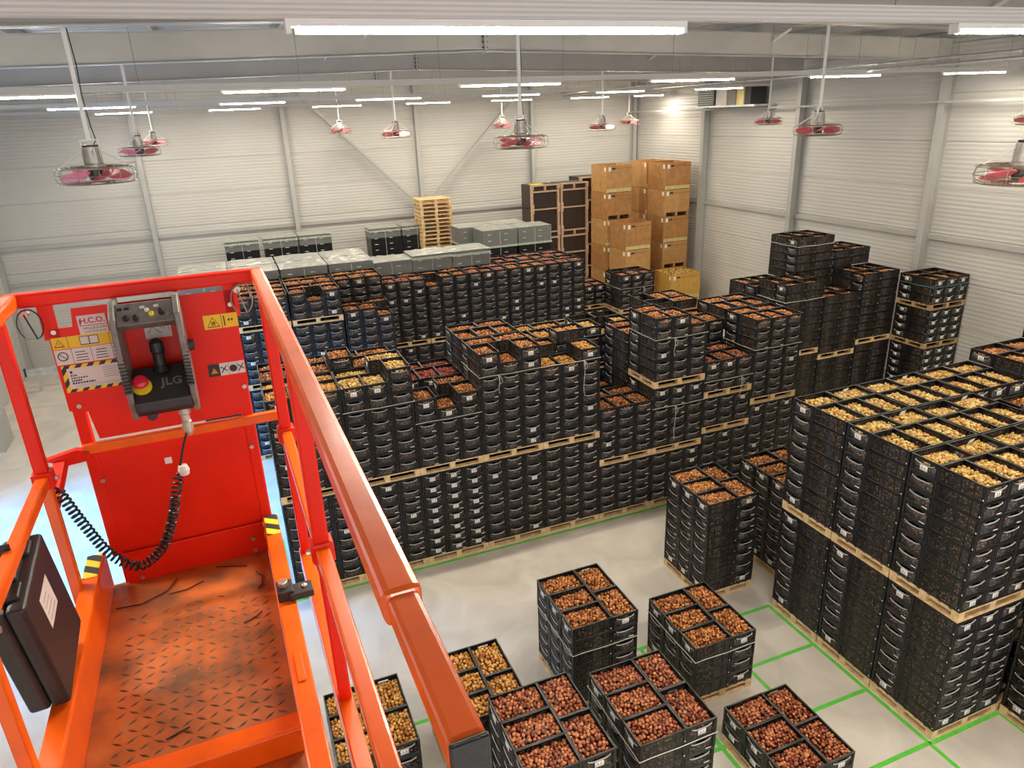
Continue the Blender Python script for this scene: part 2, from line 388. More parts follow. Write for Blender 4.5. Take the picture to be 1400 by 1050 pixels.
for x, z, nm in ((4.9, 8.42, 'left'), (5.3, 8.55, 'right')):
    g = thing('ceiling_pipe', 'bright steel pipe hung below the beams, '+('lower one of the pair' if nm == 'left' else 'upper one of the pair'), 'pipe', (x, 0, z))
    MB().tube([(0, 3.0, 0), (0, 22.0, 0)], .03, 8, 'galvanised').build('pipe', g, smooth=True)
    me = MB().tube([(0, 0, 0), (0, 0, roof_z(x)+.4-z)], .004, 5, 'wire').mesh('hanger')
    for k in range(8): link('hanger', me, g, (0, 4+2.4*k, 0))
# ------------------------------------------------------------------ fans
def fan_parts():
    P = {}
    m = MB()
    n = 30
    ring = lambda r, z: [(r*math.cos(2*math.pi*k/n), r*math.sin(2*math.pi*k/n), z) for k in range(n)]
    for r, z in ((.40, 0), (.385, .075), (.385, -.075), (.30, .088), (.30, -.088), (.2, .088), (.2, -.088), (.345, .084), (.345, -.084), (.25, -.088), (.25, .088), (.14, -.088)): m.tube(ring(r, z), .0035, 4, 'wire', True)
    for k in range(12):
        a = 2*math.pi*k/12; c, s_ = math.cos(a), math.sin(a)
        m.tube([(c*r, s_*r, z) for r, z in ((.08, .088), (.33, .088), (.385, .06), (.4, 0), (.385, -.06), (.33, -.088), (.08, -.088))], .0035, 4, 'wire')
    P['cage'] = m.mesh('cage')
    bl = MB()
    xs = np.linspace(.09, .35, 6)
    vs = []
    for x in xs:
        w = .10+.07*math.sin((x-.09)/.26*math.pi); tw = .75-.9*(x-.09)
        for dz in (-.004, .004):
            vs += [(x, -w*math.cos(tw), -w*math.sin(tw)*.55+dz), (x, w*math.cos(tw), w*math.sin(tw)*.55+dz)]
    fs = []
    for i in range(5):
        a = i*4; b = a+4
        fs += [(a, b, b+1, a+1), (a+2, a+3, b+3, b+2), (a, a+2, b+2, b), (a+1, b+1, b+3, a+3)]
    fs += [(0, 1, 3, 2), (20, 22, 23, 21)]
    bl.raw(vs, fs, 'fan_pink'); P['blade'] = bl.mesh('blade')
    P['hub'] = MB().lathe([(.0, -.05), (.07, -.05), (.085, 0), (.08, .05), (0, .05)], 16, 'dark_metal').mesh('hub')
    mo = MB(); mo.lathe([(.0, .06), (.11, .06), (.115, .11), (.085, .12), (.075, .29), (.0, .29)], 18, 'alu')
    for k in range(18):
        a = 2*math.pi*k/18; c, s_ = math.cos(a), math.sin(a)
        mo.bar((c*.09, s_*.09, .12), (c*.08, s_*.08, .285), .006, .022, 'alu', (c, s_, 0))
    P['motor'] = mo.mesh('motor')
    P['motor_cap'] = MB().lathe([(0, .29), (.075, .29), (.08, .31), (.0, .315)], 16, 'dark_metal').mesh('motor_cap')
    br = MB()
    for s_ in (-1, 1): br.bar((s_*.085, 0, .25), (s_*.085, 0, .36), .012, .03, 'white_paint')
    br.bar((-.09, 0, .36), (.09, 0, .36), .03, .012, 'white_paint'); P['bracket'] = br.mesh('bracket')
    P['stay'] = MB().tube([(.08, 0, .25), (.33, 0, .095)], .007, 6, 'white_paint').mesh('stay')
    return P
FP = fan_parts()
def fan(x, y, z, nm, spin):
    t = thing('ceiling_fan', 'caged ceiling fan with pink blades hanging '+nm, 'fan', (x, y, z), spin, 'hanging fans')
    for k in ('cage', 'hub', 'motor', 'motor_cap', 'bracket'): link(k, FP[k], t)
    for k in range(4): link('blade', FP['blade'], t, None, k*math.pi/2+.35)
    for k in range(4): link('stay', FP['stay'], t, None, k*math.pi/2)
    top = roof_z(x)+.46-z
    MB().bar((0, 0, .366), (0, 0, top), .04, .04, 'white_paint').build('down_rod', t)
    c = [(.03, .0, .3), (.07, .02, .36), (.05, .02, .5), (.035, .01, .8), (.05, .02, 1.1), (.02, .01, top)]
    MB().tube(c, .006, 5, 'cable').build('power_cable', t)
for a in ((-8.68, 4.58, 7.436, 'above the aisle left of the rows', .2), (-8.83, 12.25, 7.46, 'left of the rear crate rows', .9), (-9.05, 20.6, 7.47, 'near the guard rail', .5),
          (-3.2, 22.2, 7.55, 'beside the first diagonal brace', .3), (-2.99, 14.6, 7.51, 'over the wrapped crate loads', 1.0), (2.9, 22.2, 7.47, 'beside the second diagonal brace', .2),
          (-3.27, 5.5, 7.50, 'over the front crate row', .1), (2.98, 14.5, 7.43, 'over the end of the rear row', .7), (7.7, 21.0, 7.41, 'over the wooden boxes', .1),
          (7.5, 12.9, 7.40, 'in front of the heater shelf', .6), (2.17, 5.4, 7.43, 'over the labelled rear stacks', .45), (7.35, 5.2, 7.40, 'over the card labelled stack by the wall', .2),
          (-.31, .15, 7.162, 'over the yellow bulb stacks', .85)): fan(*a)
# heater shelf on the right wall
t = thing('heater_shelf', 'high wall shelf carrying a louvred heater and cartons', 'heater', (XR-.62, 16.75, 7.82))
MB().box((-.35, -1.6, 0), (.5, 1.6, .06), 'galvanised').build('shelf', t)
b = MB(); b.box((-.3, .55, .06), (.4, 1.5, .6), 'dark_metal')
for k in range(7): b.box((-.33, .6, .1+k*.07), (-.3, 1.45, .14+k*.07), 'steel_grey')
b.build('heater', t)
for y0, y1, hh, mt in ((-.05, .5, .58, 'sticker_white'), (-.55, -.1, .5, 'grey_plastic'), (-.95, -.6, .56, 'block_wood'), (-1.3, -1.0, .55, 'black_plastic')):
    MB().box((-.28, y0, .06), (.35, y1, .06+hh), mt).build('carton', t)

# ------------------------------------------------------------------ crates: templates
H = .2166; CH = H-.0012; PH = .144
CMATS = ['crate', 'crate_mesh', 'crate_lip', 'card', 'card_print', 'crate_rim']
def tbox(out, a, b, k, skip=''):
    x0, y0, z0 = a; x1, y1, z1 = b; o = len(out[0])
    out[0].extend([(x0, y0, z0), (x1, y0, z0), (x1, y1, z0), (x0, y1, z0), (x0, y0, z1), (x1, y0, z1), (x1, y1, z1), (x0, y1, z1)])
    keys = ['b', 't', 'f', 'r', 'k', 'l']
    for kk, q in zip(keys, BOXQ):
        if kk not in skip: out[1].append(tuple(i+o for i in q)); out[2].append(k)
WX, WY = .199, .299
def crate_body():
    o = ([], [], [])
    tbox(o, (-WX+.01, -WY+.01, 0), (WX-.01, WY-.01, .012), 0)
    for s in (-1, 1):
        a, b = sorted((s*(WX-.012), s*(WX-.004)))
        tbox(o, (a, -WY+.02, .012), (b, WY-.02, CH-.02), 1, 'bt')                 # open-work side
        a, b = sorted((s*(WX-.016), s*WX)); tbox(o, (a, -WY, CH-.022), (b, WY, CH), 0, 't'); tbox(o, (a, -WY, CH-.004), (b, WY, CH), 5, 'b')
        tbox(o, (a, -WY+.03, 0), (b, WY-.03, .022), 0, 'fk')
        a, b = sorted((s*(WX-.012), s*(WX-.001)))
        for y in (-.165, 0, .165): tbox(o, (a, y-.008, .022), (b, y+.008, CH-.022), 0, 'bt')
        tbox(o, (a, -WY+.03, .105), (b, WY-.03, .113), 0, 'fk')
        # end wall with a hand hole
        a, b = sorted((s*(WY-.014), s*(WY-.006)))
        tbox(o, (-WX+.02, a, .012), (WX-.02, b, .142), 1, 'b')
        tbox(o, (-WX+.02, a, .142), (-.07, b, CH-.02), 0, 'bt'); tbox(o, (.07, a, .142), (WX-.02, b, CH-.02), 0, 'bt'); tbox(o, (-.07, a, .172), (.07, b, CH-.02), 0, 'lr')
        a, b = sorted((s*(WY-.016), s*WY)); tbox(o, (-WX+.016, a, CH-.024), (WX-.016, b, CH), 0, 'lrt'); tbox(o, (-WX+.016, a, CH-.004), (WX-.016, b, CH), 5, 'lrb')
        tbox(o, (-WX+.03, a, 0), (WX-.03, b, .02), 0, 'lr')
        for t in (-1, 1):
            c, d = sorted((t*(WX-.034), t*WX)); tbox(o, (c, a, 0), (d, b, CH-.022), 0, 'bt')
            c, d = sorted((t*WX, t*(WX-.012))); a2, b2 = sorted((s*(WY-.016), s*(WY-.04))); tbox(o, (c, a2, 0), (d, b2, CH-.022), 0, 'bt')
    tbox(o, (-WX-.0005, -WY+.012, .03), (-WX+.002, -WY+.026, .05), 3); tbox(o, (WX-.002, WY-.026, .03), (WX+.0005, WY-.012, .05), 3)
    return o
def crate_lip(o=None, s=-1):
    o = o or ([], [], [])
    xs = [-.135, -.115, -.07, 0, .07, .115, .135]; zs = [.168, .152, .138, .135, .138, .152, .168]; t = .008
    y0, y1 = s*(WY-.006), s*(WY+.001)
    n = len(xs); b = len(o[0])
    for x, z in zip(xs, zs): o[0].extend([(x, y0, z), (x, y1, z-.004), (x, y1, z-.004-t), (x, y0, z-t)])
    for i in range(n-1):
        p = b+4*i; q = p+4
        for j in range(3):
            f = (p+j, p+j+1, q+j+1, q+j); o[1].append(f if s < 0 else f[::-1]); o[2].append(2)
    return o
def crate_card(o=None):
    o = o or ([], [], []); y = -WY-.0035
    tbox(o, (-.052, y, .052), (.052, y+.002, .122), 3)
    tbox(o, (-.026, y-.0006, .085), (-.006, y, .108), 4); tbox(o, (.008, y-.0006, .085), (.026, y, .108), 4); tbox(o, (-.04, y-.0006, .064), (.03, y, .069), 4)
    return o
def crate_dash(o=None):
    o = o or ([], [], []); tbox(o, (.065, -WY-.002, .014), (.14, -WY-.0002, .027), 3); return o
def rot_t(v): v = np.asarray(v, float); return np.stack([v[:, 1], -v[:, 0], v[:, 2]], 1)   # -Y end -> -X end
def quadmesh(name, V, Q, M, mats, smooth=False, cols=None):
    me = bpy.data.meshes.new(name); nv, nq = len(V), len(Q)
    me.vertices.add(nv); me.vertices.foreach_set('co', np.asarray(V, np.float32).ravel())
    me.loops.add(nq*4); me.polygons.add(nq)
    me.loops.foreach_set('vertex_index', np.asarray(Q, np.int32).ravel())
    me.polygons.foreach_set('loop_start', np.arange(0, nq*4, 4, dtype=np.int32))
    if M is not None: me.polygons.foreach_set('material_index', np.asarray(M, np.int32))
    if smooth: me.polygons.foreach_set('use_smooth', np.ones(nq, bool))
    for m in mats: me.materials.append(MATS[m])
    me.update(calc_edges=True)
    if cols is not None:
        ca = me.color_attributes.new('Col', 'FLOAT_COLOR', 'POINT'); ca.data.foreach_set('color', np.asarray(cols, np.float32).ravel())
    return me
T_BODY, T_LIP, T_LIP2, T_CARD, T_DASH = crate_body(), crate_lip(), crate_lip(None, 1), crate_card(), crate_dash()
def tmesh(name, T, rot):
    V = rot_t(T[0]) if rot else np.asarray(T[0], float)
    used = sorted(set(T[2])); M = [used.index(k) for k in T[2]]
    return quadmesh(name, V, T[1], M, [CMATS[k] for k in used])
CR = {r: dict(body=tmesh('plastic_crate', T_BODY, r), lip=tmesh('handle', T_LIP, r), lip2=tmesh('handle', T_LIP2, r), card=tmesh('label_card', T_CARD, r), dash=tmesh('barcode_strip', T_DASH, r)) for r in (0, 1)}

# ------------------------------------------------------------------ pallets
def pallet_boards():
    B = []
    for k in range(7): y = -.45+k*.15; B.append(('deck_board', (-.6, y-.05, .122), (.6, y+.05, .144)))
    for x in (-.55, 0, .55): B.append(('stringer_board', (x-.05, -.5, .1), (x+.05, .5, .1218)))
    for x in (-.55, 0, .55):
        for y in (-.45, 0, .45): B.append(('block', (x-.0495, y-.0495, .0225), (x+.0495, y+.0495, .0995)))
    for y in (-.45, 0, .45): B.append(('bottom_board', (-.6, y-.05, 0), (.6, y+.05, .022)))
    for x in (-.55, .55):
        for y in (-.225, .225): B.append(('bottom_board', (x-.05, y-.172, 0), (x+.05, y+.172, .022)))
    return B
PB = pallet_boards(); _pc = {}
def pallet_piece(nm, a, b, rot, mt):
    sz = tuple(round(b[i]-a[i], 4) for i in range(3)); key = (nm, sz, rot, mt)
    if key not in _pc:
        h = [s/2 for s in sz]
        if rot: h = [h[1], h[0], h[2]]
        _pc[key] = MB().box([-v for v in h], h, mt).mesh(nm)
    c = [(a[i]+b[i])/2 for i in range(3)]
    return _pc[key], ((c[1], -c[0], c[2]) if rot else tuple(c))
def pallet_mesh(rot, mt):
    m = MB()
    for nm, a, b in PB:
        if rot: a, b = (a[1], -b[0], a[2]), (b[1], -a[0], b[2])
        m.box(a, b, mt)
    return m.mesh('wooden_pallet')
PM = {(r, mt): pallet_mesh(r, mt) for r in (0, 1) for mt in ('pallet_wood', 'pallet_wood_dark')}
def pallet(cx, cy, z, rot, label, group, detailed, mt='pallet_wood'):
    if not detailed: return tag(link('wooden_pallet', PM[(rot, mt)], None, (cx, cy, z)), label, 'pallet', group)
    t = thing('wooden_pallet', label, 'pallet', (cx, cy, z), 0, group)
    for nm, a, b in PB:
        me, c = pallet_piece(nm, a, b, rot, mt); link(nm, me, t, c)
    return t

# ------------------------------------------------------------------ stacks of crates
# layouts: crate centres inside the pallet footprint (x right, y away), and whether the crate is turned
LAY = {'F': [(.2, .3, 0), (.6, .3, 0), (1.0, .3, 0), (.3, .8, 1), (.9, .8, 1)],
       'S': [(.3, .2, 1), (.9, .2, 1), (.2, .7, 0), (.6, .7, 0), (1.0, .7, 0)],
       'L': [(.3, .2, 1), (.3, .6, 1), (.3, 1.0, 1), (.8, .3, 0), (.8, .9, 0)]}
CRATES = []; STACKS = []
def stack(nm, x, y, o, tiers, col, cards='ends', adj=None, empty=(), dark=False, depthfill=.066):
    """tiers: crate layers on each pallet; adj: change of the top tier's height for single columns"""
    adj = adj or {}; w, d = (1.0, 1.2) if o == 'L' else (1.2, 1.0)
    z = 0; si = len(STACKS); lay = 0
    st = dict(name=nm, x=x, y=y, w=w, d=d, o=o, pal=[], col=col, fill=depthfill, zt=0)
    for ti, n in enumerate(tiers):
        st['pal'].append((z, 'pallet_wood_dark' if dark else 'pallet_wood')); z += PH; last = ti == len(tiers)-1
        for c, (cx, cy, r) in enumerate(LAY[o]):
            nn = n+(adj.get(c, 0) if last else 0)
            for k in range(nn):
                card = cards == 'all' or (cards == 'ends' and k in (0, nn-1)) or (cards == 'top' and k == nn-1 and last) or (cards == 'some' and (random.random() < .08 or (k == nn-1 and random.random() < .4)))
                jit = random.uniform(-.003, .003)
                CRATES.append(dict(x=x+cx+jit, y=y+cy+random.uniform(-.003, .003), z=z+k*H, r=r, s=si, lay=lay+k+1, card=card, dash=(not card) and random.random() < .4,
                                   open=last and k == nn-1, full=c not in empty))
        z += n*H; lay += n
    st['zt'] = z; STACKS.append(st)
PX = 1.225; PY = 1.019
# yellow block by the green grid
for i in range(5):
    for j in range(3):
        t2 = 8
        if i == 2 and j < 2: t2 = 7
        if i == 3: t2 = 9 if j == 2 else 7
        if i == 4: t2 = 10 if j == 2 else 7
        c = 'yellow' if i < 3 and not (i == 2 and j < 2) else 'orange'
        if i > 2 and j < 1: continue
        dn = [('near corner', 'second', 'third')[j], ('inner near', 'inner second', 'inner third')[j]][i] if i < 2 else 'outer'
        stack(f'yellow bulb block {dn} stack', i*PX, j*PY, 'F', [8, t2], c, 'ends', depthfill=.085)
stack('stack east of the green grid', PX, -PY-.01, 'F', [8, 8], 'yellow')
# lone pallets on the floor
stack('tall lone stack at the aisle', -.98, 3.58, 'L', [8], 'orange')
stack('stack tucked beside the yellow block', .55, 3.55, 'L', [8], 'orange')
stack('six layer pallet on bare floor', -4.07, 2.3, 'L', [6], 'brown', 'top', depthfill=.060)
stack('four layer pallet at the grid', -2.5, 1.72, 'L', [4], 'brown', 'ends', depthfill=.060)
stack('front reddish six layer pallet', -4.24, .33, 'L', [6], 'red', 'top', depthfill=.060)
stack('reddish pallet under the rail end', -5.58, .25, 'L', [7], 'red', 'top', depthfill=.060)
stack('golden pallet behind the rail', -5.98, 1.62, 'L', [5], 'golden', 'top', depthfill=.060)
stack('two layer reddish pallet', -2.49, -.1, 'L', [2], 'red', 'all', depthfill=.060)
stack('golden pallet below the lift', -7.3, 2.02, 'L', [3], 'golden', 'top', depthfill=.060)
# front row
fx = lambda i: -4.95+1.2075*i
FY, FY2 = 6.62, 7.66
stack('front row first stack', fx(-2), FY, 'F', [8, 8], 'golden', 'some')
stack('front row second stack', fx(-1), FY, 'F', [8, 8], 'yellow', 'some', {2: 1, 4: 1})
n0 = len(CRATES); stack('front row card covered stack', fx(0), FY, 'F', [8, 6], 'brown', 'top', {1: -1, 3: -1})
for c in CRATES[n0:]:
    if c['lay'] <= 8: c['card'] = True
stack('front row roped stack', fx(1), FY, 'F', [8, 9], 'brown', 'some', {1: -1})
stack('front row golden stack', fx(2), FY, 'F', [8, 8], 'golden', 'some', {0: -1, 1: -1, 4: 1})
stack('front row low stack', fx(3), FY, 'F', [5, 5], 'brown', 'some')
stack('front row three pallet stack', fx(4), FY, 'F', [5, 6, 6], 'brown', 'some', {2: -1, 4: -1})
stack('front row thin pallet stack', fx(5), FY, 'F', [6, 3, 3], 'red', 'some')
stack('front row end stack', fx(6), FY, 'F', [8, 8], 'brown', 'some')
for i, tt, cc in ((-2, [8, 8], 'brown'), (-1, [8, 8], 'brown'), (0, [8, 6], 'crimson'), (1, [8, 9], 'brown'), (2, [8, 8], 'golden'), (3, [5, 4], 'brown'), (4, [8, 7], 'brown'), (5, [8, 7], 'brown'), (6, [8, 8], 'brown')):
    stack('second row stack', fx(i), FY2, 'F', tt, cc, 'some' if i != 0 else 'top', {0: 1} if i == -1 else None)
stack('golden middle stack', -.55, 8.75, 'F', [5, 5, 4], 'yellow', 'top', {1: -1}, empty=(3, 4))
stack('half empty middle stack', 1.15, 8.75, 'S', [8, 8], 'brown', 'some', empty=(0, 2))
# rear rows
stack('rear pale pallet stack', -6.36, 12.65, 'F', [8, 6, 3], 'brown', 'some', {1: -1})
stack('rear uneven stack', -5.12, 12.65, 'F', [8, 7], 'brown', 'some', {2: -1})
stack('rear left stack', -7.6, 12.65, 'F', [8, 6, 3], 'brown', 'some')
stack('rear stack', -6.36, 13.69, 'F', [8, 6, 3], 'brown', 'some'); stack('rear stack', -5.12, 13.69, 'F', [8, 6, 3], 'brown', 'some'); stack('rear stack', -7.6, 13.69, 'F', [8, 6, 3], 'brown', 'some')
for j in range(5): stack('long rear row stack', -3.81+PX*j, 14.25, 'F', [8, 8], 'brown' if j % 2 else 'dusk', 'some', {0: -1} if j == 1 else None)
for j in (3, 4): stack('long rear row stack', -3.81+PX*j, 15.29, 'F', [8, 8], 'dusk', 'none')
stack('low rear stack', 2.4, 15.3, 'F', [8, 3], 'dusk', 'some')
stack('rear stack by the wooden boxes', 3.56, 14.3, 'F', [8, 5], 'dusk', 'some', empty=(3, 4))
# against the right wall
stack('wall row first stack', 4.87, 8.65, 'S', [8, 8], 'brown', 'some', depthfill=.092); stack('wall row low stack', 6.1, 8.65, 'S', [7, 7], 'brown', 'some', depthfill=.092); stack('wall row third stack', 7.33, 8.65, 'S', [8, 8], 'brown', 'some', depthfill=.092)
stack('tallest wall stack', 6.06, 9.7, 'S', [8, 12], 'brown', 'some', depthfill=.092); stack('tall wall stack', 7.36, 9.7, 'S', [8, 10], 'brown', 'some', depthfill=.092); stack('wall stack', 4.8, 9.7, 'S', [8, 7], 'brown', 'some', depthfill=.092)
stack('card covered wall stack', 8.5, 7.59, 'F', [8, 4, 3], 'brown', 'all', dark=True, depthfill=.095)

# which crates show: exposed toward the aisle, the left or the top
A = np.array([[c['x'], c['y'], c['z']] for c in CRATES], np.float32)
HW = np.array([[WY, WX] if c['r'] else [WX, WY] for c in CRATES], np.float32)
LO = np.stack([A[:, 0]-HW[:, 0], A[:, 1]-HW[:, 1], A[:, 2]], 1); HI = np.stack([A[:, 0]+HW[:, 0], A[:, 1]+HW[:, 1], A[:, 2]+CH], 1)
def inside(P):
    out = np.zeros(len(P), bool)
    for k in range(0, len(P), 400):
        q = P[k:k+400, None, :]; out[k:k+400] = ((q > LO[None]) & (q < HI[None])).all(2).any(1)
    return out
mid = A+np.array([0, 0, CH/2], np.float32); z0 = np.zeros(len(A), np.float32)
eY = np.zeros(len(A), bool); eX = np.zeros(len(A), bool)
for dz in (-.095, 0, .098):
    q = mid+np.array([0, 0, dz], np.float32)
    eY |= ~inside(q-np.stack([z0, HW[:, 1]+.09, z0], 1)); eX |= ~inside(q-np.stack([HW[:, 0]+.09, z0, z0], 1))
eT = np.array([c['open'] for c in CRATES])
keep = eY | eX | eT
SB = np.array([[s['x'], s['y'], 0, s['x']+s['w'], s['y']+s['d'], s['zt']] for s in STACKS])
CV = np.array(CAM)
def hidden(p, si):
    d = np.array(p)-CV
    with np.errstate(divide='ignore'):
        t1 = (SB[:, :3]-CV)/d; t2 = (SB[:, 3:]-CV)/d
    a = np.minimum(t1, t2).max(1); b = np.maximum(t1, t2).min(1)
    hit = (a < b) & (a > 0) & (a < .985); hit[si] = False
    return hit.any()
score = []
for k, c in enumerate(CRATES):
    if not keep[k]: continue
    u, v, z = project((c['x'], c['y'], c['z']+.1))
    if not (-10 < u < 1410 and 200 < v < 1060) or z < 1: continue
    if u < 370 and v > 400: continue                                  # behind the lift's panel
    ends = []
    if eY[k]: ends.append((c['x'], c['y']-HW[k, 1]-.01, c['z']+.1))
    if eX[k]: ends.append((c['x']-HW[k, 0]-.01, c['y'], c['z']+.1))
    if eT[k]: ends.append((c['x'], c['y'], c['z']+CH+.01))
    vis = [p for p in ends if not hidden(p, c['s'])]
    if vis: score.append((len(vis)**.5/z**2, k))
score.sort(reverse=True); SINGLE = set(k for s, k in score[:300])
# the crates that show largest: one object each
for k in sorted(SINGLE):
    c = CRATES[k]; s = STACKS[c['s']]; R = CR[c['r']]
    o = link('plastic_crate', R['body'], None, (c['x'], c['y'], c['z']))
    tag(o, f"black bulb crate{' with white card' if c['card'] else ''}, {ORD[c['lay']]} layer of the {s['name']}", 'crate', 'crates in the '+s['name'])
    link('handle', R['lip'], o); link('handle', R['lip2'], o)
    if c['card']: link('label_card', R['card'], o)['label'] = 'white printed card'
    if c['dash']: link('barcode_strip', R['dash'], o)['label'] = 'white barcode strip'
# all the others: one object
def tile(T, idx):
    """copies of template T at the crates idx (already split by rotation)"""
    out = []
    for r in (0, 1):
        ii = [k for k in idx if CRATES[k]['r'] == r]
        if not ii: continue
        V = rot_t(T[0]) if r else np.asarray(T[0], float)
        pv = (A[ii][:, None, :]+V[None]).reshape(-1, 3)
        Q = (np.asarray(T[1])[None]+(np.arange(len(ii))*len(V))[:, None, None]).reshape(-1, 4)
        out.append((pv, Q, np.tile(T[2], len(ii))))
    return out
rest = [k for k in range(len(CRATES)) if keep[k] and k not in SINGLE]
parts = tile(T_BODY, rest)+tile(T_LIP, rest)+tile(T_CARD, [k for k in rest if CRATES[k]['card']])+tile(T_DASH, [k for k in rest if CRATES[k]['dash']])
V, Q, M, off = [], [], [], 0
for v, q, m_ in parts: V.append(v); Q.append(q+off); M.append(m_); off += len(v)
o = link('plastic_crate_stacks', quadmesh('plastic_crate_stacks', np.concatenate(V), np.concatenate(Q), np.concatenate(M), CMATS))
stuff(o); tag(o, 'black plastic bulb crates filling the rows toward the walls', 'crates')
for s in STACKS:
    cx, cy = s['x']+s['w']/2, s['y']+s['d']/2
    for i, (z, mt) in enumerate(s['pal']):
        near = depth((cx, cy, z)) < 15.5
        pallet(cx, cy, z+.0005, 1 if s['o'] == 'L' else 0, f"pale wooden pallet, {('bottom', 'second', 'third')[i]} one up in the {s['name']}", 'pallets under the crates', near, mt)

# ------------------------------------------------------------------ bulbs
PAL = {'red': ((.17, .026, .010), (.72, .27, .11)), 'brown': ((.24, .055, .012), (.80, .35, .10)), 'orange': ((.30, .08, .02), (.84, .42, .13)),
       'golden': ((.42, .14, .02), (.92, .53, .15)), 'yellow': ((.50, .25, .045), (.95, .72, .28)), 'crimson': ((.20, .02, .012), (.52, .10, .06)), 'dusk': ((.22, .05, .03), (.60, .24, .12))}
def bulb_template(n, prof):
    V = []; Qd = []
    for r, z in prof:
        for k in range(n): a = 2*math.pi*k/n; V.append((r*math.cos(a), r*math.sin(a), z))
    for i in range(len(prof)-1):
        for k in range(n): Qd.append((i*n+k, i*n+(k+1) % n, (i+1)*n+(k+1) % n, (i+1)*n+k))
    return np.array(V), np.array(Qd)
B_HI = bulb_template(7, [(.006, -.017), (.0185, -.009), (.0215, .002), (.014, .016), (.0025, .028)])
B_LO = bulb_template(5, [(.011, -.014), (.0215, .0), (.004, .024)])
bulbs = []    # position, euler, scale, colour, depth
heaps = []
for k, c in enumerate(CRATES):
    if not (c['open'] and c['full']): continue
    s = STACKS[c['s']]; u, v, z = project((c['x'], c['y'], c['z']+CH))
    if not (-350 < u < 1750 and v < 1350): continue
    near = z < 12.5; sp = .043 if near else .044
    hx, hy = HW[k]; hx -= .037; hy -= .037
    nx, ny = int(2*hx/sp), int(2*hy/(sp*.9))
    fill = c['z']+CH-s['fill']-(.018 if random.random() < .3 else 0)
    heaps.append((c['x'], c['y'], fill-.012, hx+.018, hy+.018, s['col']))
    c0, c1 = (np.array(q) for q in PAL[s['col']])
    tx, ty = RNG.uniform(-.012, .012, 2)
    for i in range(nx+1):
        for j in range(ny+1):
            x = -hx+2*hx*i/nx+(.5*sp if j % 2 else 0)*.6+RNG.uniform(-.010, .010); y = -hy+2*hy*j/ny+RNG.uniform(-.010, .010)
            x = min(max(x, -hx), hx); y = min(max(y, -hy), hy)
            m_ = .040*(1-abs(x/hx)**2.5)*(1-abs(y/hy)**2.5)
            t = RNG.random()**1.3
            bulbs.append((c['x']+x, c['y']+y, fill+m_+tx*x/hx+ty*y/hy+RNG.uniform(-.013, .015), *RNG.uniform(-1.5, 1.5, 2), RNG.uniform(0, 6.28), RNG.uniform(.86, 1.18), *(c0*(1-t)+c1*t), near, u, v, k))
# the 300 bulbs that show largest: one object each
cand = sorted(((depth(b[:3]), i) for i, b in enumerate(bulbs) if b[10] and depth(b[:3]) < 9.5))
one = []
for d_, i in cand:
    u, v, z = project(bulbs[i][:3])
    if u > 705+(v-1005)*.15 and u < 1395 and v < 1046: one.append(i)
    if len(one) == 300: break
oneset = set(one)
me_r = {}
for nm in ('bulb_red', 'bulb_orange'): me_r[nm] = quadmesh('flower_bulb', B_HI[0], B_HI[1], None, [nm], True)
for i in one:
    b = bulbs[i]; s = STACKS[CRATES[b[13]]['s']]; red = s['col'] in ('red', 'crimson')
    o = link('flower_bulb', me_r['bulb_red' if red else 'bulb_orange'], None, b[:3]); o.rotation_euler = (b[3], b[4], b[5]); o.scale = (b[6],)*3
    tag(o, f"small {'reddish brown' if red else 'orange brown'} flower bulb heaped in the {s['name']}", 'bulb', 'bulbs in the '+s['name'])
def bulb_field(idx, T):
    if not idx: return None
    b = np.array([bulbs[i][:10] for i in idx], np.float64)
    cx, sx, cy, sy, cz, sz = np.cos(b[:, 3]), np.sin(b[:, 3]), np.cos(b[:, 4]), np.sin(b[:, 4]), np.cos(b[:, 5]), np.sin(b[:, 5])
    R = np.zeros((len(b), 3, 3))
    R[:, 0, 0] = cz*cy; R[:, 0, 1] = cz*sy*sx-sz*cx; R[:, 0, 2] = cz*sy*cx+sz*sx
    R[:, 1, 0] = sz*cy; R[:, 1, 1] = sz*sy*sx+cz*cx; R[:, 1, 2] = sz*sy*cx-cz*sx
    R[:, 2, 0] = -sy; R[:, 2, 1] = cy*sx; R[:, 2, 2] = cy*cx
    P = np.einsum('nij,vj->nvi', R*b[:, 6][:, None, None], T[0])+b[:, None, :3]
    col = np.repeat(np.concatenate([b[:, 7:10], np.ones((len(b), 1))], 1), len(T[0]), 0)
    return P.reshape(-1, 3), (T[1][None]+(np.arange(len(b))*len(T[0]))[:, None, None]).reshape(-1, 4), col
V, Q, Cc, off = [], [], [], 0
for res in (bulb_field([i for i in range(len(bulbs)) if bulbs[i][10] and i not in oneset], B_HI), bulb_field([i for i in range(len(bulbs)) if not bulbs[i][10]], B_LO)):
    if res: V.append(res[0]); Q.append(res[1]+off); Cc.append(res[2]); off += len(res[0])
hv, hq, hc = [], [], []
for x, y, z, hx, hy, cn in heaps:       # one closed sheet for deeper bulbs, shade between the top ones darkened into it
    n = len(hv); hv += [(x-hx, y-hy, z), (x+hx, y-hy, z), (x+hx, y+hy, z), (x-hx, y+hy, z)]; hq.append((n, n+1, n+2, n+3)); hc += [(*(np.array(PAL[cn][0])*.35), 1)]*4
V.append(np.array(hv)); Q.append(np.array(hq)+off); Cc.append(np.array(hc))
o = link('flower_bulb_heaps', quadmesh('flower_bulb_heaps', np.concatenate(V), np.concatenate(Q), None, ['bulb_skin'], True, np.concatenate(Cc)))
stuff(o); tag(o, 'flower bulbs heaped in the open top crates', 'bulbs')
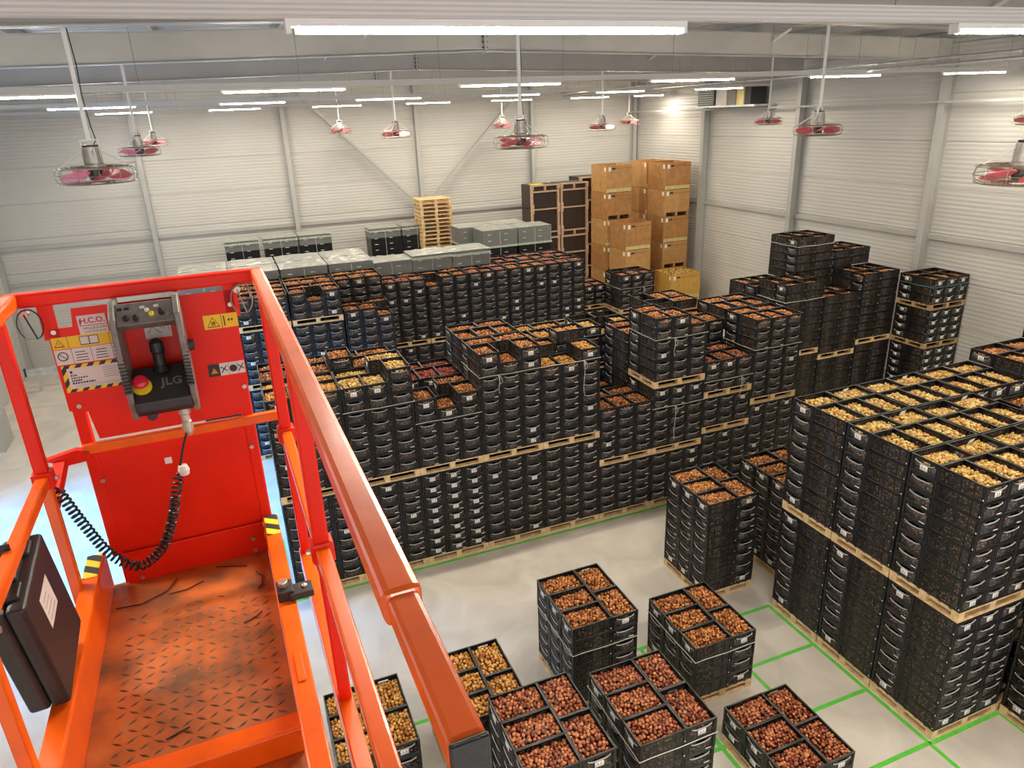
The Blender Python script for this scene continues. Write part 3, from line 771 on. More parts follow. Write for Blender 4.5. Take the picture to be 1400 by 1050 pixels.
# slips of paper lying on the yellow bulbs
for i, j, dx, dy in ((0, 2, .86, .84), (0, 1, .9, .86), (1, 2, .86, .84), (0, 0, .9, .84), (1, 1, .9, .86)):
    x, y = i*PX+dx, j*PY+dy; z = STACKS[i*3+j]['zt']-.03
    o = MB().box((-.055, -.001, -.035), (.055, .001, .035), 'card').build('paper_card', None, (x+.08, y+.10, z)); o.rotation_euler = (.35, 0, .1)
    tag(o, 'white paper card tucked in a crate of yellow bulbs', 'card', 'paper cards in the yellow crates')
# twine round the stacks
def twine(st, z, tail, label, mt='twine', sag=0.):
    s = STACKS[st]; e = .012; x0, y0, x1, y1 = -e, -e, s['w']+e, s['d']+e
    t = thing('twine', label, 'twine', (s['x'], s['y'], z)); pts = []
    for p, q in (((x0, y0), (x1, y0)), ((x1, y0), (x1, y1)), ((x1, y1), (x0, y1)), ((x0, y1), (x0, y0))):
        for k in range(6): f = k/6; pts.append((p[0]+(q[0]-p[0])*f, p[1]+(q[1]-p[1])*f, -sag*math.sin(math.pi*f)+.006*math.sin(9*f+p[0])))
    MB().tube(pts, .006, 5, mt, True).build('loop', t)
    if tail:
        x, L = tail; c = [(x, y0-.006, 0), (x+.02, y0-.02, -.03), (x+.015, y0-.015, -L*.4), (x-.01, y0-.015, -L*.75), (x+.01, y0-.013, -L)]
        MB().tube(c, .005, 5, mt).build('loose_end', t)
        a = [(x, y0-.008, 0), (x+.05, y0-.02, -.05), (x+.07, y0-.02, -.14), (x+.03, y0-.02, -.17), (x+.005, y0-.02, -.08), (x, y0-.008, 0)]
        MB().tube(a, .005, 5, mt).build('bow', t)
SI = {s['name']: i for i, s in enumerate(STACKS)}
def ztop(nm, layers): s = STACKS[SI[nm]]; return s['zt']-layers*H
for nm, l, tail, lab, mt in (
        ('front row roped stack', 2, (.35, .35), 'pale twine tied round the tall roped stack', 'twine'), ('front row three pallet stack', 2, (.42, .38), 'pale twine tied high on the three pallet stack', 'twine'),
        ('front row card covered stack', 2, None, 'pale twine round the card covered stack', 'twine'), ('front row golden stack', 1, (.85, .7), 'pale twine hanging on the golden front row stack', 'twine'),
        ('front row second stack', 2, None, 'grey twine round the second front row stack', 'twine'), ('front row thin pallet stack', 2, (.9, .5), 'pale twine on the thin pallet stack', 'twine'),
        ('front row end stack', 3, None, 'grey twine round the end of the front row', 'twine'), ('golden middle stack', 1, (.85, .2), 'blue twine tied round the golden middle stack', 'twine_blue'),
        ('six layer pallet on bare floor', 2, None, 'pale twine round the six layer pallet', 'twine'), ('front reddish six layer pallet', 1, None, 'pale twine round the front reddish pallet', 'twine'),
        ('four layer pallet at the grid', 1, None, 'pale twine round the four layer pallet', 'twine'), ('rear stack by the wooden boxes', 2, (.8, .3), 'white twine bow on the stack by wooden boxes', 'twine'),
        ('tallest wall stack', 1, None, 'grey twine round the tallest wall stack', 'twine'), ('wall row first stack', 2, None, 'grey twine round the first wall row stack', 'twine'),
        ('card covered wall stack', 1, (.9, .3), 'blue twine on the card covered wall stack', 'twine_blue')):
    twine(SI[nm], ztop(nm, l), tail, lab, mt)
s3 = SI['front row three pallet stack']; twine(s3, PH*2+H*9, (.5, .75), 'pale twine tied low on the three pallet stack')

# ------------------------------------------------------------------ film wrapped loads of empty crates
def wrapped(x, y, zt, w, d, label, film_drop, strap_at, visible=1.6):
    """pallet load of flat black crates under stretch film; strap_at below the top"""
    t = thing('wrapped_load', label, 'wrapped load', (x, y, 0), 0, 'film wrapped loads')
    b = MB(); n = int((zt-.05)/.21); hh = (zt-.05)/n
    for k in range(n):
        b.box((.02, .02, k*hh), (w-.02, d-.02, (k+1)*hh-.012), 'crate')
        b.box((.03, .03, (k+1)*hh-.012), (w-.03, d-.03, (k+1)*hh), 'crate')
    b.build('crate_stack', t)
    c = MB()
    for i in range(1, 2): c.box((w*i/2-.008, .008, zt-visible), (w*i/2+.008, .02, zt-.06), 'crate_lip')
    for k in range(int(visible/.21)): 
        for xx in (.14*w, .62*w): c.box((xx, .012, zt-.17-k*.21), (xx+.12, .02, zt-.155-k*.21), 'card')
    c.build('crate_clips', t)
    f = MB(); f.box((0, 0, zt-film_drop), (w, d, zt-.02), 'film'); f.build('stretch_film', t)
    n = 10; vs = []; fs = []
    for i in range(n+1):
        for j in range(n+1):
            e = min(i, j, n-i, n-j); vs.append((-.01+(w+.02)*i/n, -.01+(d+.02)*j/n, zt+.012+random.uniform(-.012, .02)*(e > 0)-(.02 if e == 0 else 0)))
    for i in range(n):
        for j in range(n): a = i*(n+1)+j; fs.append((a, a+n+1, a+n+2, a+1))
    f = MB().raw(vs, fs, 'film_top'); f.build('film_top', t)
    z = zt-strap_at
    s = MB()
    s.box((-.012, -.012, z-.035), (w+.012, -.004, z+.035), 'strap'); s.box((-.012, -.012, z-.035), (-.004, d+.01, z+.035), 'strap')
    s.build('strap', t)
    return t
nmz = ['standing at the row start', 'behind the leaning rail', 'behind the pale pallet stack', 'behind the uneven stack']
for i, x in enumerate((-8.85, -7.6, -6.34, -5.1)):
    wrapped(x, 14.75, 4.33, 1.2, 1.0, 'black crate load under cloudy film, front one '+nmz[i], .9, .42)
    wrapped(x, 15.85, 4.33, 1.2, 1.0, 'black crate load under cloudy film, rear one '+nmz[i], .9, .35)
for i, x in enumerate((-3.87, -2.68, -1.48)): wrapped(x, 15.33, (4.12, 4.2, 4.2)[i], 1.18, 1.0, 'black crate load under cloudy film behind the long rear row, '+('dull cover', 'green strap', 'shiny cover')[i], .8, (.5, .1, .12)[i])
for x, lb in ((-7.64, 'beside the far guard rail'), (-6.34, 'under the second wall bay'), (-5.13, 'beside the back wall column'), (-2.6, 'with a folded film edge'), (-1.38, 'next to the bare pallets')):
    wrapped(x, 21.95, 4.12, 1.15, 1.0, 'clear wrapped crate load at the back wall '+lb, .35, .1)
for x, y, lb in ((.6, 18.5, 'front one'), (1.9, 18.5, 'front one beside the dark boxes'), (.1, 19.62, 'rear one'), (1.4, 19.62, 'rear one beside the dark boxes')):
    wrapped(x, y, 4.2, 1.26, 1.02, 'big silver wrapped crate load with pale strap, '+lb, .62, .58)
# ------------------------------------------------------------------ tall stack of bare pallets
for k in range(35):
    o = pallet(-.12+random.uniform(-.015, .015), 22.0+random.uniform(-.015, .015), k*.1445, 0, f'bare pale pallet in the tall stack at the back wall', 'bare pallets in the tall stack', False)
# ------------------------------------------------------------------ wooden bulb boxes
def wood_box(x, y, z, w, d, h, label, mt, base, front='full'):
    t = thing('wooden_box', label, 'box', (x, y, z), 0, 'wooden bulb boxes')
    e = .02; zb = .14
    MB().box((0, 0, zb), (w, e, h-.01), mt).build('front_panel', t); MB().box((0, d-e, zb), (w, d, h-.01), mt).build('back_panel', t)
    MB().box((0, e, 0), (e, d-e, h-.01), mt).build('side_panel', t); MB().box((w-e, e, 0), (w, d-e, h-.01), mt).build('side_panel', t)
    MB().box((e, e, zb), (w-e, d-e, zb+.02), mt).build('bottom_panel', t)
    for xx in (.0, w/2-.04, w-.08):
        sh = .021 if xx == 0 else (-.021 if xx > w-.09 else 0)
        MB().box((xx+sh, .001, 0), (xx+.08+sh, d-.001, zb-.001), 'block_wood' if base else mt).build('skid', t) if 0 < xx < w-.09 or base else MB().box((xx+(.021 if xx == 0 else -.021), 0, 0), (xx+.08+(.021 if xx == 0 else -.021), .08, zb-.001), mt).build('foot', t)
    if base:
        for xx in (.09, w/2+.05): MB().box((xx, .0, .01), (xx+w/2-.14, .02, zb-.001), 'block_wood').build('filler_block', t)
    MB().box((.09, -.004, h-.22), (.19, -.0005, h-.07), 'card').build('label_card', t)
    MB().box((-.004, .05, h-.22), (-.0005, .16, h-.07), 'card').build('label_card', t)
    MB().box((.24, -.004, h-.16), (.38, -.0005, h-.10), 'sticker_black').build('stencil_mark', t)
    MB().box((.38, -.003, h-.135), (w-.03, -.0005, h-.125), 'ply_dark').build('groove', t)
    return t
bh = .993
wd = ['bottom', 'second', 'third', 'fourth', 'fifth', 'top']
mts = ['ply', 'ply_light', 'ply', 'ply_light', 'ply', 'ply_light']
for k in range(6):
    wood_box(8.16, 19.05, k*bh, 1.13, 1.2, bh, f'brown plywood bulb box, {wd[k]} of the tall front column by the wall', mts[(k+1) % 6], k % 2)
    wood_box(8.12, 20.3, k*bh, 1.13, 1.2, bh, f'brown plywood bulb box, {wd[k]} of the column behind the wall one', mts[k], 1)
    wood_box(5.98, 19.65, k*bh, 1.1, 1.2, bh, f'brown plywood bulb box, {wd[k]} of the tall inner column', mts[k], k % 2)
for k in range(4): wood_box(6.12, 18.4, k*bh, 1.08, 1.2, bh, f'brown plywood bulb box, {wd[k]} of the low column of four', mts[k+1], k % 2)
for k in range(2): wood_box(7.78, 17.8, k*bh, 1.3, 1.2, bh, f'yellow plywood bulb box, {("lower","upper")[k]} of the short pair', 'ply_yellow', 1)
pv = []
for k in range(230):
    x, y = 7.82+random.uniform(.03, 1.2), 17.84+random.uniform(.03, 1.1)
    pv.append((x, y, 2*bh-.05+random.uniform(-.02, .03)))
V, Q, Cc, off = [], [], [], 0
for p in pv:
    V.append(B_LO[0]*1.5+np.array(p)); Q.append(B_LO[1]+off); off += len(B_LO[0]); t = random.random(); Cc += [(*(np.array(PAL['yellow'][0])*(1-t)+np.array(PAL['yellow'][1])*t), 1)]*len(B_LO[0])
V.append(np.array([(7.81, 17.83, 2*bh-.07), (9.05, 17.83, 2*bh-.07), (9.05, 18.97, 2*bh-.07), (7.81, 18.97, 2*bh-.07)])); Q.append(np.array([(0, 1, 2, 3)])+off); Cc += [(.3, .14, .03, 1)]*4
o = link('flower_bulb_box_fill', quadmesh('flower_bulb_box_fill', np.concatenate(V), np.concatenate(Q), None, ['bulb_skin'], True, Cc)); stuff(o); tag(o, 'yellow flower bulbs filling the short wooden box', 'bulbs')
# ------------------------------------------------------------------ dark plywood boxes on their sides
def dark_box(x, y, z, w, h, label, fork):
    t = thing('dark_box', label, 'box', (x, y, z), 0, 'dark plywood boxes'); d = 1.05
    MB().box((.03, .1, .012), (w-.03, d, h-.012), 'ply_dark').build('shell', t)
    for xx in (0, w-.08): MB().box((xx, 0, 0), (xx+.08, .1, h), 'ply_edge').build('stile', t)
    for zz in (0, h-.17): 
        for xx in (-.012, w-.10): MB().box((xx, -.03, zz), (xx+.112, .0, zz+.17), 'ply_edge').build('corner_block', t)
    MB().box((.08, .0, h-.05), (w-.08, .1, h-.001), 'ply_edge').build('rail', t)
    if fork:
        MB().box((.08, .0, h-.28), (w-.08, .1, h-.22), 'ply_edge').build('rail', t); MB().box((w/2-.03, .0, h-.22), (w/2+.03, .1, h-.05), 'ply_edge').build('centre_block', t)
    return t
for cx, cn in ((3.5, 'left column'), (4.74, 'right column')):
    for k in range(6): dark_box(cx, 21.0, k*.885, 1.18, .885, f'dark plywood box with pale edges, {wd[k]} one {"beside the wrapped loads" if cx < 4 else "beside the wooden boxes"}', k in (5, 3, 1))
for k in range(6): dark_box(6.02, 21.9, k*.9, 1.1, .9, f'dark plywood box with pale edges, {wd[k]} one set back from the others', False)
o = MB().box((3.6, 21.15, 5.312), (4.1, 21.5, 5.33), 'sticker_yellow').build('yellow_sheet'); tag(o, 'yellow plastic sheet lying on the dark boxes', 'sheet')

# ------------------------------------------------------------------ the work platform (scissor lift)
LO_ = (-7.765, -2.0, 6.31); LYAW = math.radians(1.1)
lift = thing('scissor_lift', 'orange scissor lift platform with guard rails and checker plate deck', 'lift', LO_, LYAW)
def lp(name, m, bev=.004, parent=None, smooth=False):
    o = m.build(name, parent or lift, smooth=smooth)
    if bev: bevel(o, bev)
    return o
XRr, XLr = .375, -.365
# deck
lp('deck_plate', MB().box((-.30, -.97, -.012), (.245, .0, 0), 'deck'), 0)
m = MB()
for i in range(13):
    for j in range(20):
        x, y = -.225+i*.036, -.90+j*.036
        if x > .21 or y > -.22: continue
        if j > 15 and RNG.random() < (j-15)*.2: continue
        a = .62 if (i+j) % 2 else -.62
        if RNG.random() < .04: continue
        c, s_ = math.cos(a), math.sin(a); L2, w2 = .0190, .0050
        vs = [(x-c*L2, y-s_*L2, .0003), (x+s_*w2, y-c*w2, .0003), (x+c*L2, y+s_*L2, .0003), (x-s_*w2, y+c*w2, .0003), (x, y, .0028)]
        m.raw(vs, [(0, 1, 4), (1, 2, 4), (2, 3, 4), (3, 0, 4)], 'tread')
stuff(lp('tread_pattern', m, 0))['label'] = 'raised diamond tread pattern'
lp('threshold_lip', MB().prism([(-.31, 0), (.25, 0), (.25, .012), (-.31, .012)], -.99, -.93, 'lift_orange'))
lp('threshold_face', MB().box((-.31, -.998, -.07), (.25, -.985, .012), 'lift_orange'))
lp('main_deck', MB().box((-.33, -2.75, -.085), (.30, -.99, -.07), 'deck'), 0)
for x, y in ((.16, -1.1), (-.1, -1.12), (-.22, -1.35), (.1, -1.6)): lp('deck_bolt', MB().lathe([(.0, -.07), (.012, -.07), (.011, -.064), (0, -.062)], 10, 'lift_bolt', (x, y, 0)), 0)
# sides of the deck
for s, nm in ((1, 'r'), (-1, 'l')):
    xi = .252 if s > 0 else -.307
    lp('toe_board', MB().box((xi-.006, -1.95, -.01), (xi+.006, .0, .145), 'lift_orange'))
    lp('toe_board_cap', MB().box((min(xi-.004, xi+s*.05), -1.95, .14), (max(xi+.004, xi+s*.05), -.02, .15), 'lift_orange'))
    xo = XRr if s > 0 else XLr
    lp('side_beam', MB().box((xo-.022, -2.6, -.02), (xo+.022, -.18, .075), 'lift_orange'))
    h = MB().box((xi-.008*s-(.003 if s < 0 else 0), -.17, .02), (xi-.008*s+(.003 if s > 0 else 0), -.03, .14), 'hazard') if False else None
    lp('hazard_sticker', MB().box((min(xi, xi+s*.048), -.17, .1505), (max(xi, xi+s*.048), -.02, .152), 'hazard'), 0)
    lp('hazard_sticker', MB().box((xi-s*.0075-.0006, -.13, .03), (xi-s*.0075+.0006, -.02, .14), 'hazard'), 0) if s > 0 else None
    # rails
    lp('top_rail', MB().box((xo-.022, -2.0, 1.062), (xo+.022, -.0, 1.108), 'lift_orange'), .009)
    lp('rail_extension', MB().box((xo-.017, -2.205, 1.066), (xo+.017, -1.99, 1.103), 'lift_orange'), .006)
    lp('rail_end_cap', MB().box((xo-.0175, -2.212, 1.0655), (xo+.0175, -2.205, 1.1035), 'black_plastic'), .002)
    lp('mid_rail', MB().box((xo-.018, -2.6, .54), (xo+.018, -.2, .576), 'lift_orange'), .006)
    for y in (-.21, -1.0):
        lp('upper_post', MB().box((xo-.019, y-.019, .56), (xo+.019, y+.019, 1.065), 'lift_red'), .006)
        lp('rail_clamp', MB().box((xo-.029, y-.028, .528), (xo+.029, y+.028, .588), 'lift_red'), .008)
        lp('clamp_bolt', MB().tube([(xo-.04*s, y, .556), (xo-.03*s, y, .556)], .008, 8, 'lift_bolt'), 0)
        lp('lower_post', MB().box((xo-.017, y-.017, .07), (xo+.017, y+.017, .535), 'lift_red' if s > 0 else 'lift_orange'), .005)
    lp('rail_bolt', MB().tube([(xo, -1.97, 1.054), (xo, -1.97, 1.064)], .007, 8, 'lift_bolt'), 0)
# latch on the right deck edge
m = MB(); m.box((.25, -.60, .145), (.30, -.53, .185), 'black_plastic'); m.box((.285, -.61, .15), (.36, -.55, .175), 'black_plastic'); m.lathe([(.0, .185), (.016, .185), (.016, .205), (0, .205)], 10, 'lift_bolt', (.272, -.565, 0)); m.lathe([(0, .175), (.011, .175), (.01, .183), (0, .185)], 8, 'lift_bolt', (.335, -.58, 0))
lp('deck_latch', m, .003)
lp('latch_plate', MB().box((.262, -.98, .15), (.285, -.86, .158), 'lift_orange'))
# front end
lp('front_rail', MB().box((XLr-.022, -.022, 1.062), (XRr+.022, .022, 1.108), 'lift_red'), .008)
up = [(-.289, .985), (-.215, .985), (-.207, 1.045), (.285, 1.045), (.285, .70), (.262, .70), (.262, .585), (-.222, .585), (-.235, .69), (-.288, .70)]
lp('front_panel', MB().prism(up, -.012, -.006, 'lift_red'), 0)
lp('lower_panel', MB().box((-.262, -.006, .0), (.247, .0, .535), 'lift_red'), 0)
lp('kick_plate', MB().box((-.25, -.022, .0), (.247, -.014, .13), 'lift_red'), .003)
for x in (-.262, .262): lp('panel_post', MB().box((x-.02, -.01, .12), (x+.02, .025, .72), 'lift_red'), .006)
lp('cross_bar', MB().box((-.28, -.03, .54), (XRr, .0, .576), 'lift_orange'), .006)
for x0, x1 in ((-.30, -.255), (.255, .30)): lp('hanger_plate', MB().box((x0, -.012, .95), (x1, -.004, 1.065), 'lift_red'), 0)
w = MB(); w.prism([(-.26, .555), (-.30, .565), (-.40, .545), (-.33, .515), (-.26, .52)], -.03, .0, 'lift_red'); w.bar((-.35, -.01, .53), (-.37, -.18, .45), .035, .035, 'lift_red'); lp('corner_bracket', w, 0)
for x, z in ((-.27, .975), (-.255, .715), (.268, .69), (.27, .995), (.255, .45), (-.245, .43), (.2, .07), (.2, .02), (-.2, .02)):
    lp('panel_bolt', MB().tube([(x, -.024 if z < .1 else -.012, z), (x, -.031 if z < .1 else -.02, z)], .008, 8, 'lift_bolt'), 0)
for s, xx in ((-1, -.33), (1, .30)):
    lp('rail_pin', MB().tube([(xx, -.05, 1.05), (xx, -.02, 1.05)], .012, 8, 'lift_bolt'), 0)
    c = [(xx, -.05, 1.05)]+[(xx+.035*math.sin(a)+.01, -.05, .985-.05*math.cos(a)+.03) for a in np.linspace(.3, 5.6, 14)]
    lp('pin_lanyard', MB().tube(c, .0025, 5, 'dark_metal' if s < 0 else 'wire'), 0)
lp('chassis', MB().box((-.30, -2.6, -6.0), (.30, -.25, -5.55), 'lift_orange'), .02)
for s in (-1, 1):
    for y in (-2.3, -.6): 
        wl = MB().tube([(s*.30, y, -6.11), (s*.38, y, -6.11)], .2, 20, 'black_plastic'); lp('wheel', wl, 0)
for k in range(5):
    z0_, z1_ = -5.55+k*1.08, -5.55+(k+1)*1.08
    for s in (-1, 1):
        lp('scissor_arm', MB().bar((s*.2, -2.4, z0_+.05), (s*.2, -.45, z1_-.02), .05, .1, 'lift_orange'), 0); lp('scissor_arm', MB().bar((s*.14, -.45, z0_+.05), (s*.14, -2.4, z1_-.02), .05, .1, 'lift_orange'), 0)
# stickers on the panel (flat print), y of the panel face
def flat(x0, z0, x1, z1, mt, y=-.0128, name='sticker', parent=None):
    o = MB().box((x0, y-.0006, z0), (x1, y, z1), mt).build(name, parent or lift); return o
def words(body, x, z, size, mt, y=-.0138, parent=None, name='lettering', spacing=1., bold=0.):
    o = link(name, text_mesh(name, body, size, mt, .0002, 'CENTER', spacing, bold), parent or lift, (x, y, z)); o.rotation_euler = (math.pi/2, 0, 0); return o
def tri(x, z, r, mt, y, parent, t=.0006):
    o = MB().prism([(x-r, z-r*.8), (x+r, z-r*.8), (x, z+r*.95)], y-t, y, mt).build('symbol', parent); return o
st = flat(-.198, .955, -.115, 1.018, 'sticker_white', name='company_sticker'); st['label'] = 'white company sticker'
words('H.C.O.', -.155, .999, .025, 'sticker_red', -.0138, st, bold=.0006); words('HILLEGOM', -.152, .974, .0125, 'sticker_black', -.0138, st, spacing=1.15); b = MB(); [b.box((-.185+k*.011, -.0139, .960), (-.185+k*.011+.009, -.0134, .965), 'card_print') for k in range(6)]; b.build('small_print', st)
MB().box((-.19, -.0139, .983), (-.118, -.0134, .985), 'sticker_red').build('underline', st); MB().box((-.193, -.0139, .983), (-.190, -.0134, 1.004), 'sticker_red').build('underline', st)
st = flat(-.285, .915, -.06, .955, 'sticker_yellow', name='warning_sticker')
for x in (-.265, -.085): tri(x, .934, .015, 'sticker_black', -.0134, st); tri(x, .934, .0115, 'sticker_yellow', -.0139, st); words('!', x, .931, .014, 'sticker_black', -.0145, st)
MB().box((-.205, -.0139, .921), (-.15, -.0134, .95), 'sticker_black').build('symbol', st); MB().box((-.203, -.0144, .924), (-.179, -.0139, .948), 'sticker_white').build('symbol', st); MB().box((-.176, -.0144, .924), (-.152, -.0139, .948), 'sticker_white').build('symbol', st)
for x in (-.24, -.118): MB().box((x, -.0139, .915), (x+.0012, -.0134, .955), 'sticker_black').build('divider', st)
st = flat(-.285, .862, -.06, .913, 'sticker_white', name='instruction_sticker')
b = MB(); b.tube([(-.263+.014*math.cos(a), -.014, .890+.014*math.sin(a)) for a in np.linspace(0, 6.283, 17)[:-1]], .0015, 4, 'sticker_black', True); b.bar((-.273, -.014, .90), (-.253, -.014, .88), .0016, .0016, 'sticker_black'); b.build('symbol', st)
for x in (-.236, -.18, -.118): MB().box((x, -.0139, .862), (x+.0012, -.0134, .913), 'sticker_black').build('divider', st)
for x in (-.208, -.15, -.09):
    b = MB()
    for k in range(4): b.box((x-.02+random.uniform(0, .006), -.0139, .870+k*.0095), (x+.02-random.uniform(0, .01), -.0134, .8725+k*.0095), 'sticker_black')
    b.build('small_print', st)
st = flat(-.278, .765, -.055, .858, 'hazard_fine', name='load_plate'); st['label'] = 'load plate with black and yellow hazard border'
flat(-.264, .776, -.069, .847, 'sticker_white', -.0134, 'plate_face', st)
b = MB()
for z, w_, t_ in ((.834, .012, .009), (.822, .02, .005), (.813, .05, .004), (.804, .032, .006), (.795, .068, .006)):
    x = -.256
    while x < -.256+w_-.004: q = random.uniform(.003, .007); b.box((x, -.0146, z-t_/2), (x+q, -.014, z+t_/2), 'sticker_black'); x += q+.0022
for k in range(5): b.box((-.16, -.0146, .835-k*.008), (-.078-.02*random.random(), -.014, .837-k*.008), 'card_print')
for k in range(2): b.box((-.25, -.0146, .786-k*.006), (-.08, -.014, .7875-k*.006), 'card_print')
b.build('small_print', st)
st = flat(.175, .915, .287, .965, 'sticker_yellow', name='crush_warning_sticker')
tri(.205, .938, .021, 'sticker_black', -.0134, st); tri(.205, .938, .0175, 'sticker_yellow', -.0139, st); MB().box((.198, -.0145, .927), (.212, -.0139, .942), 'sticker_black').build('symbol', st)
MB().box((.2325, -.0139, .915), (.234, -.0134, .965), 'sticker_black').build('divider', st); MB().box((.24, -.0139, .922), (.244, -.0134, .958), 'sticker_black').build('symbol', st)
for x in (.252, .262): MB().prism([(x, .942), (x+.008, .936), (x+.008, .948)], -.0139, -.0134, 'sticker_black').build('symbol', st)
st = flat(.16, .742, .282, .788, 'sticker_white', name='danger_sticker'); MB().box((.16, -.0139, .742), (.198, -.0134, .788), 'sticker_black').build('danger_field', st); tri(.179, .763, .012, 'sticker_orange', -.0144, st)
MB().tube([(.243, -.0139, .764), (.243, -.0145, .764)], .013, 16, 'sticker_black').build('symbol', st)
for x in (.227, .258): MB().box((x, -.0139, .742), (x+.001, -.0134, .788), 'sticker_black').build('divider', st)
for x in (.213, .27):
    b = MB(); b.bar((x-.01, -.0136, .752), (x+.008, -.0136, .778), .0015, .003, 'sticker_black'); b.bar((x-.011, -.0136, .775), (x+.01, -.0136, .757), .0015, .003, 'sticker_black'); b.build('symbol', st)

# ------------------------------------------------------------------ control box hanging on the panel
cb = thing('control_box', 'grey and black lift control box with red stop button and joystick', 'control box', (LO_[0]+.010, LO_[1]-.015, LO_[2]-.012), LYAW)
def cp(name, m, bev=.003, parent=None):
    o = m.build(name, parent or cb)
    if bev: bevel(o, bev)
    return o
for x in (-.088, .098):
    sh = [(0, 1.075), (.10, 1.085), (.17, 1.04), (.185, .95), (.165, .76), (.135, .69), (.09, .70), (.05, .74), (0, .78)]
    b = MB(); n = len(sh); vs = [(x-.009, -d, z) for d, z in sh]+[(x+.009, -d, z) for d, z in sh]
    b.raw(vs, [tuple(range(n)), tuple(range(2*n-1, n-1, -1))]+[(i, i+n, (i+1) % n+n, (i+1) % n) for i in range(n)], 'grey_plastic'); o = cp('side_guard', b, .004)
    r = MB()
    for k in range(14): r.box((x-.0105, -.186+k*.0006, .80+k*.012), (x+.0105, -.17, .805+k*.012), 'black_plastic')
    cp('grip_ribs', r, 0, o)
tp = MB(); tp.raw([(-.079, -.11, 1.075), (.089, -.11, 1.075), (.089, -.16, 1.015), (-.079, -.16, 1.015), (-.079, -.04, 1.06), (.089, -.04, 1.06), (.089, -.10, .985), (-.079, -.10, .985)], [(0, 3, 2, 1), (4, 5, 6, 7), (0, 1, 5, 4), (3, 7, 6, 2), (0, 4, 7, 3), (1, 2, 6, 5)], 'grey_plastic')
face = cp('switch_panel', tp, .003)
def knob(x, f, r, hgt, mt, nm):
    p = Vector((x, -.11-.05*f, 1.075-.06*f)); nrm = Vector((0, -.77, .64)); cp(nm, MB().tube([p, p+nrm*hgt*.6, p+nrm*hgt], [r, r*.9, r*.6], 12, mt), 0, face)
for x, f, r, h_, mt, nm in ((-.05, .7, .010, .016, 'black_plastic', 'rotary_knob'), (-.022, .75, .009, .022, 'black_plastic', 'toggle_switch'), (.012, .4, .007, .006, 'sticker_white', 'indicator_lamp'), (.024, .6, .008, .012, 'yellow', 'horn_button'), (.052, .6, .009, .024, 'black_plastic', 'toggle_switch'), (.072, .7, .009, .014, 'grey_plastic', 'key_switch')): knob(x, f, r, h_, mt, nm)
for x in (-.065, -.045, .0, .04):
    p = MB(); a = Vector((x, -.1105-.05*.25, 1.0755-.06*.25)); p.bar(a+Vector((-.007, 0, 0)), a+Vector((.007, 0, 0)), .009, .0015, 'sticker_black' if x < -.02 else 'sticker_white', (0, -.77, .64)); cp('legend_label', p, 0, face)
cp('rear_sheet', MB().box((-.079, -.004, .74), (.089, -.002, 1.0), 'lift_red'), 0)
cp('diagram_sheet', MB().box((-.02, -.0062, .925), (.062, -.0045, .985), 'sticker_white'), 0)
d = MB()
for pts in ([(-.01, .945), (.005, .965), (.02, .95), (.03, .94)], [(.02, .97), (.04, .955), (.05, .975), (.055, .95)]): d.tube([(x, -.0068, z) for x, z in pts], .0009, 4, 'sticker_black')
cp('diagram_lines', d, 0)
pr_ = [(-.045, .725), (-.150, .705), (-.172, .725), (-.172, .757), (-.060, .842), (-.045, .835)]; n = len(pr_)
lower = MB(); lower.raw([(-.079, y, z) for y, z in pr_]+[(.089, y, z) for y, z in pr_], [tuple(range(n)), tuple(range(2*n-1, n-1, -1))]+[(i, i+n, (i+1) % n+n, (i+1) % n) for i in range(n)], 'black_plastic'); lo = cp('lower_housing', lower, .004)
SL = math.atan2(.085, .112)                                                    # slope of the housing's top face
SN = Vector((0, -math.sin(SL), math.cos(SL)))
j = link('lettering', text_mesh('lettering', 'JLG', .042, 'grey_plastic', .0012, 'CENTER', 1.05, .001), lo, (.038, -.115, .8005)); j.rotation_euler = (SL, 0, 0); j['label'] = 'raised maker lettering'
lug = MB(); lug.prism([(-.06, .722), (-.02, .722), (-.025, .69), (-.04, .682), (-.052, .69)], -.15, -.08, 'black_plastic'); cp('lower_lug', lug, .004)
js = cp('joystick', MB().lathe([(.0, 0), (.019, 0), (.018, .06), (.022, .07), (.021, .10), (.008, .112), (0, .112)], 14, 'black_plastic', (.012, -.075, .83)), 0)
cp('joystick_boot', MB().lathe([(.03, 0), (.024, .012), (.018, .022)], 14, 'cable', (.012, -.075, .832)), 0)
def on_slope(name, prof, mt):
    p0 = Vector((-.052, -.122, .7955)); return cp(name, MB().tube([p0+SN*z for r, z in prof], [max(r, 1e-4) for r, z in prof], 20, mt), 0)
on_slope('stop_ring', [(.0, 0), (.030, 0), (.030, .008), (.014, .011), (0, .011)], 'yellow')
on_slope('stop_button', [(.012, .010), (.012, .024), (.024, .028), (.024, .038), (.017, .045), (.0, .046)], 'estop_red')['label'] = 'red emergency stop button'
cp('side_knob', MB().tube([(.107, -.06, .90), (.125, -.06, .90)], [.022, .018], 12, 'black_plastic'), 0)
cp('cable_connector', MB().lathe([(0, .60), (.011, .60), (.017, .615), (.017, .65), (.014, .655), (.014, .675), (.020, .68), (.020, .705), (.016, .71), (.016, .722), (0, .722)], 14, 'connector', (.055, -.11, 0)), 0)
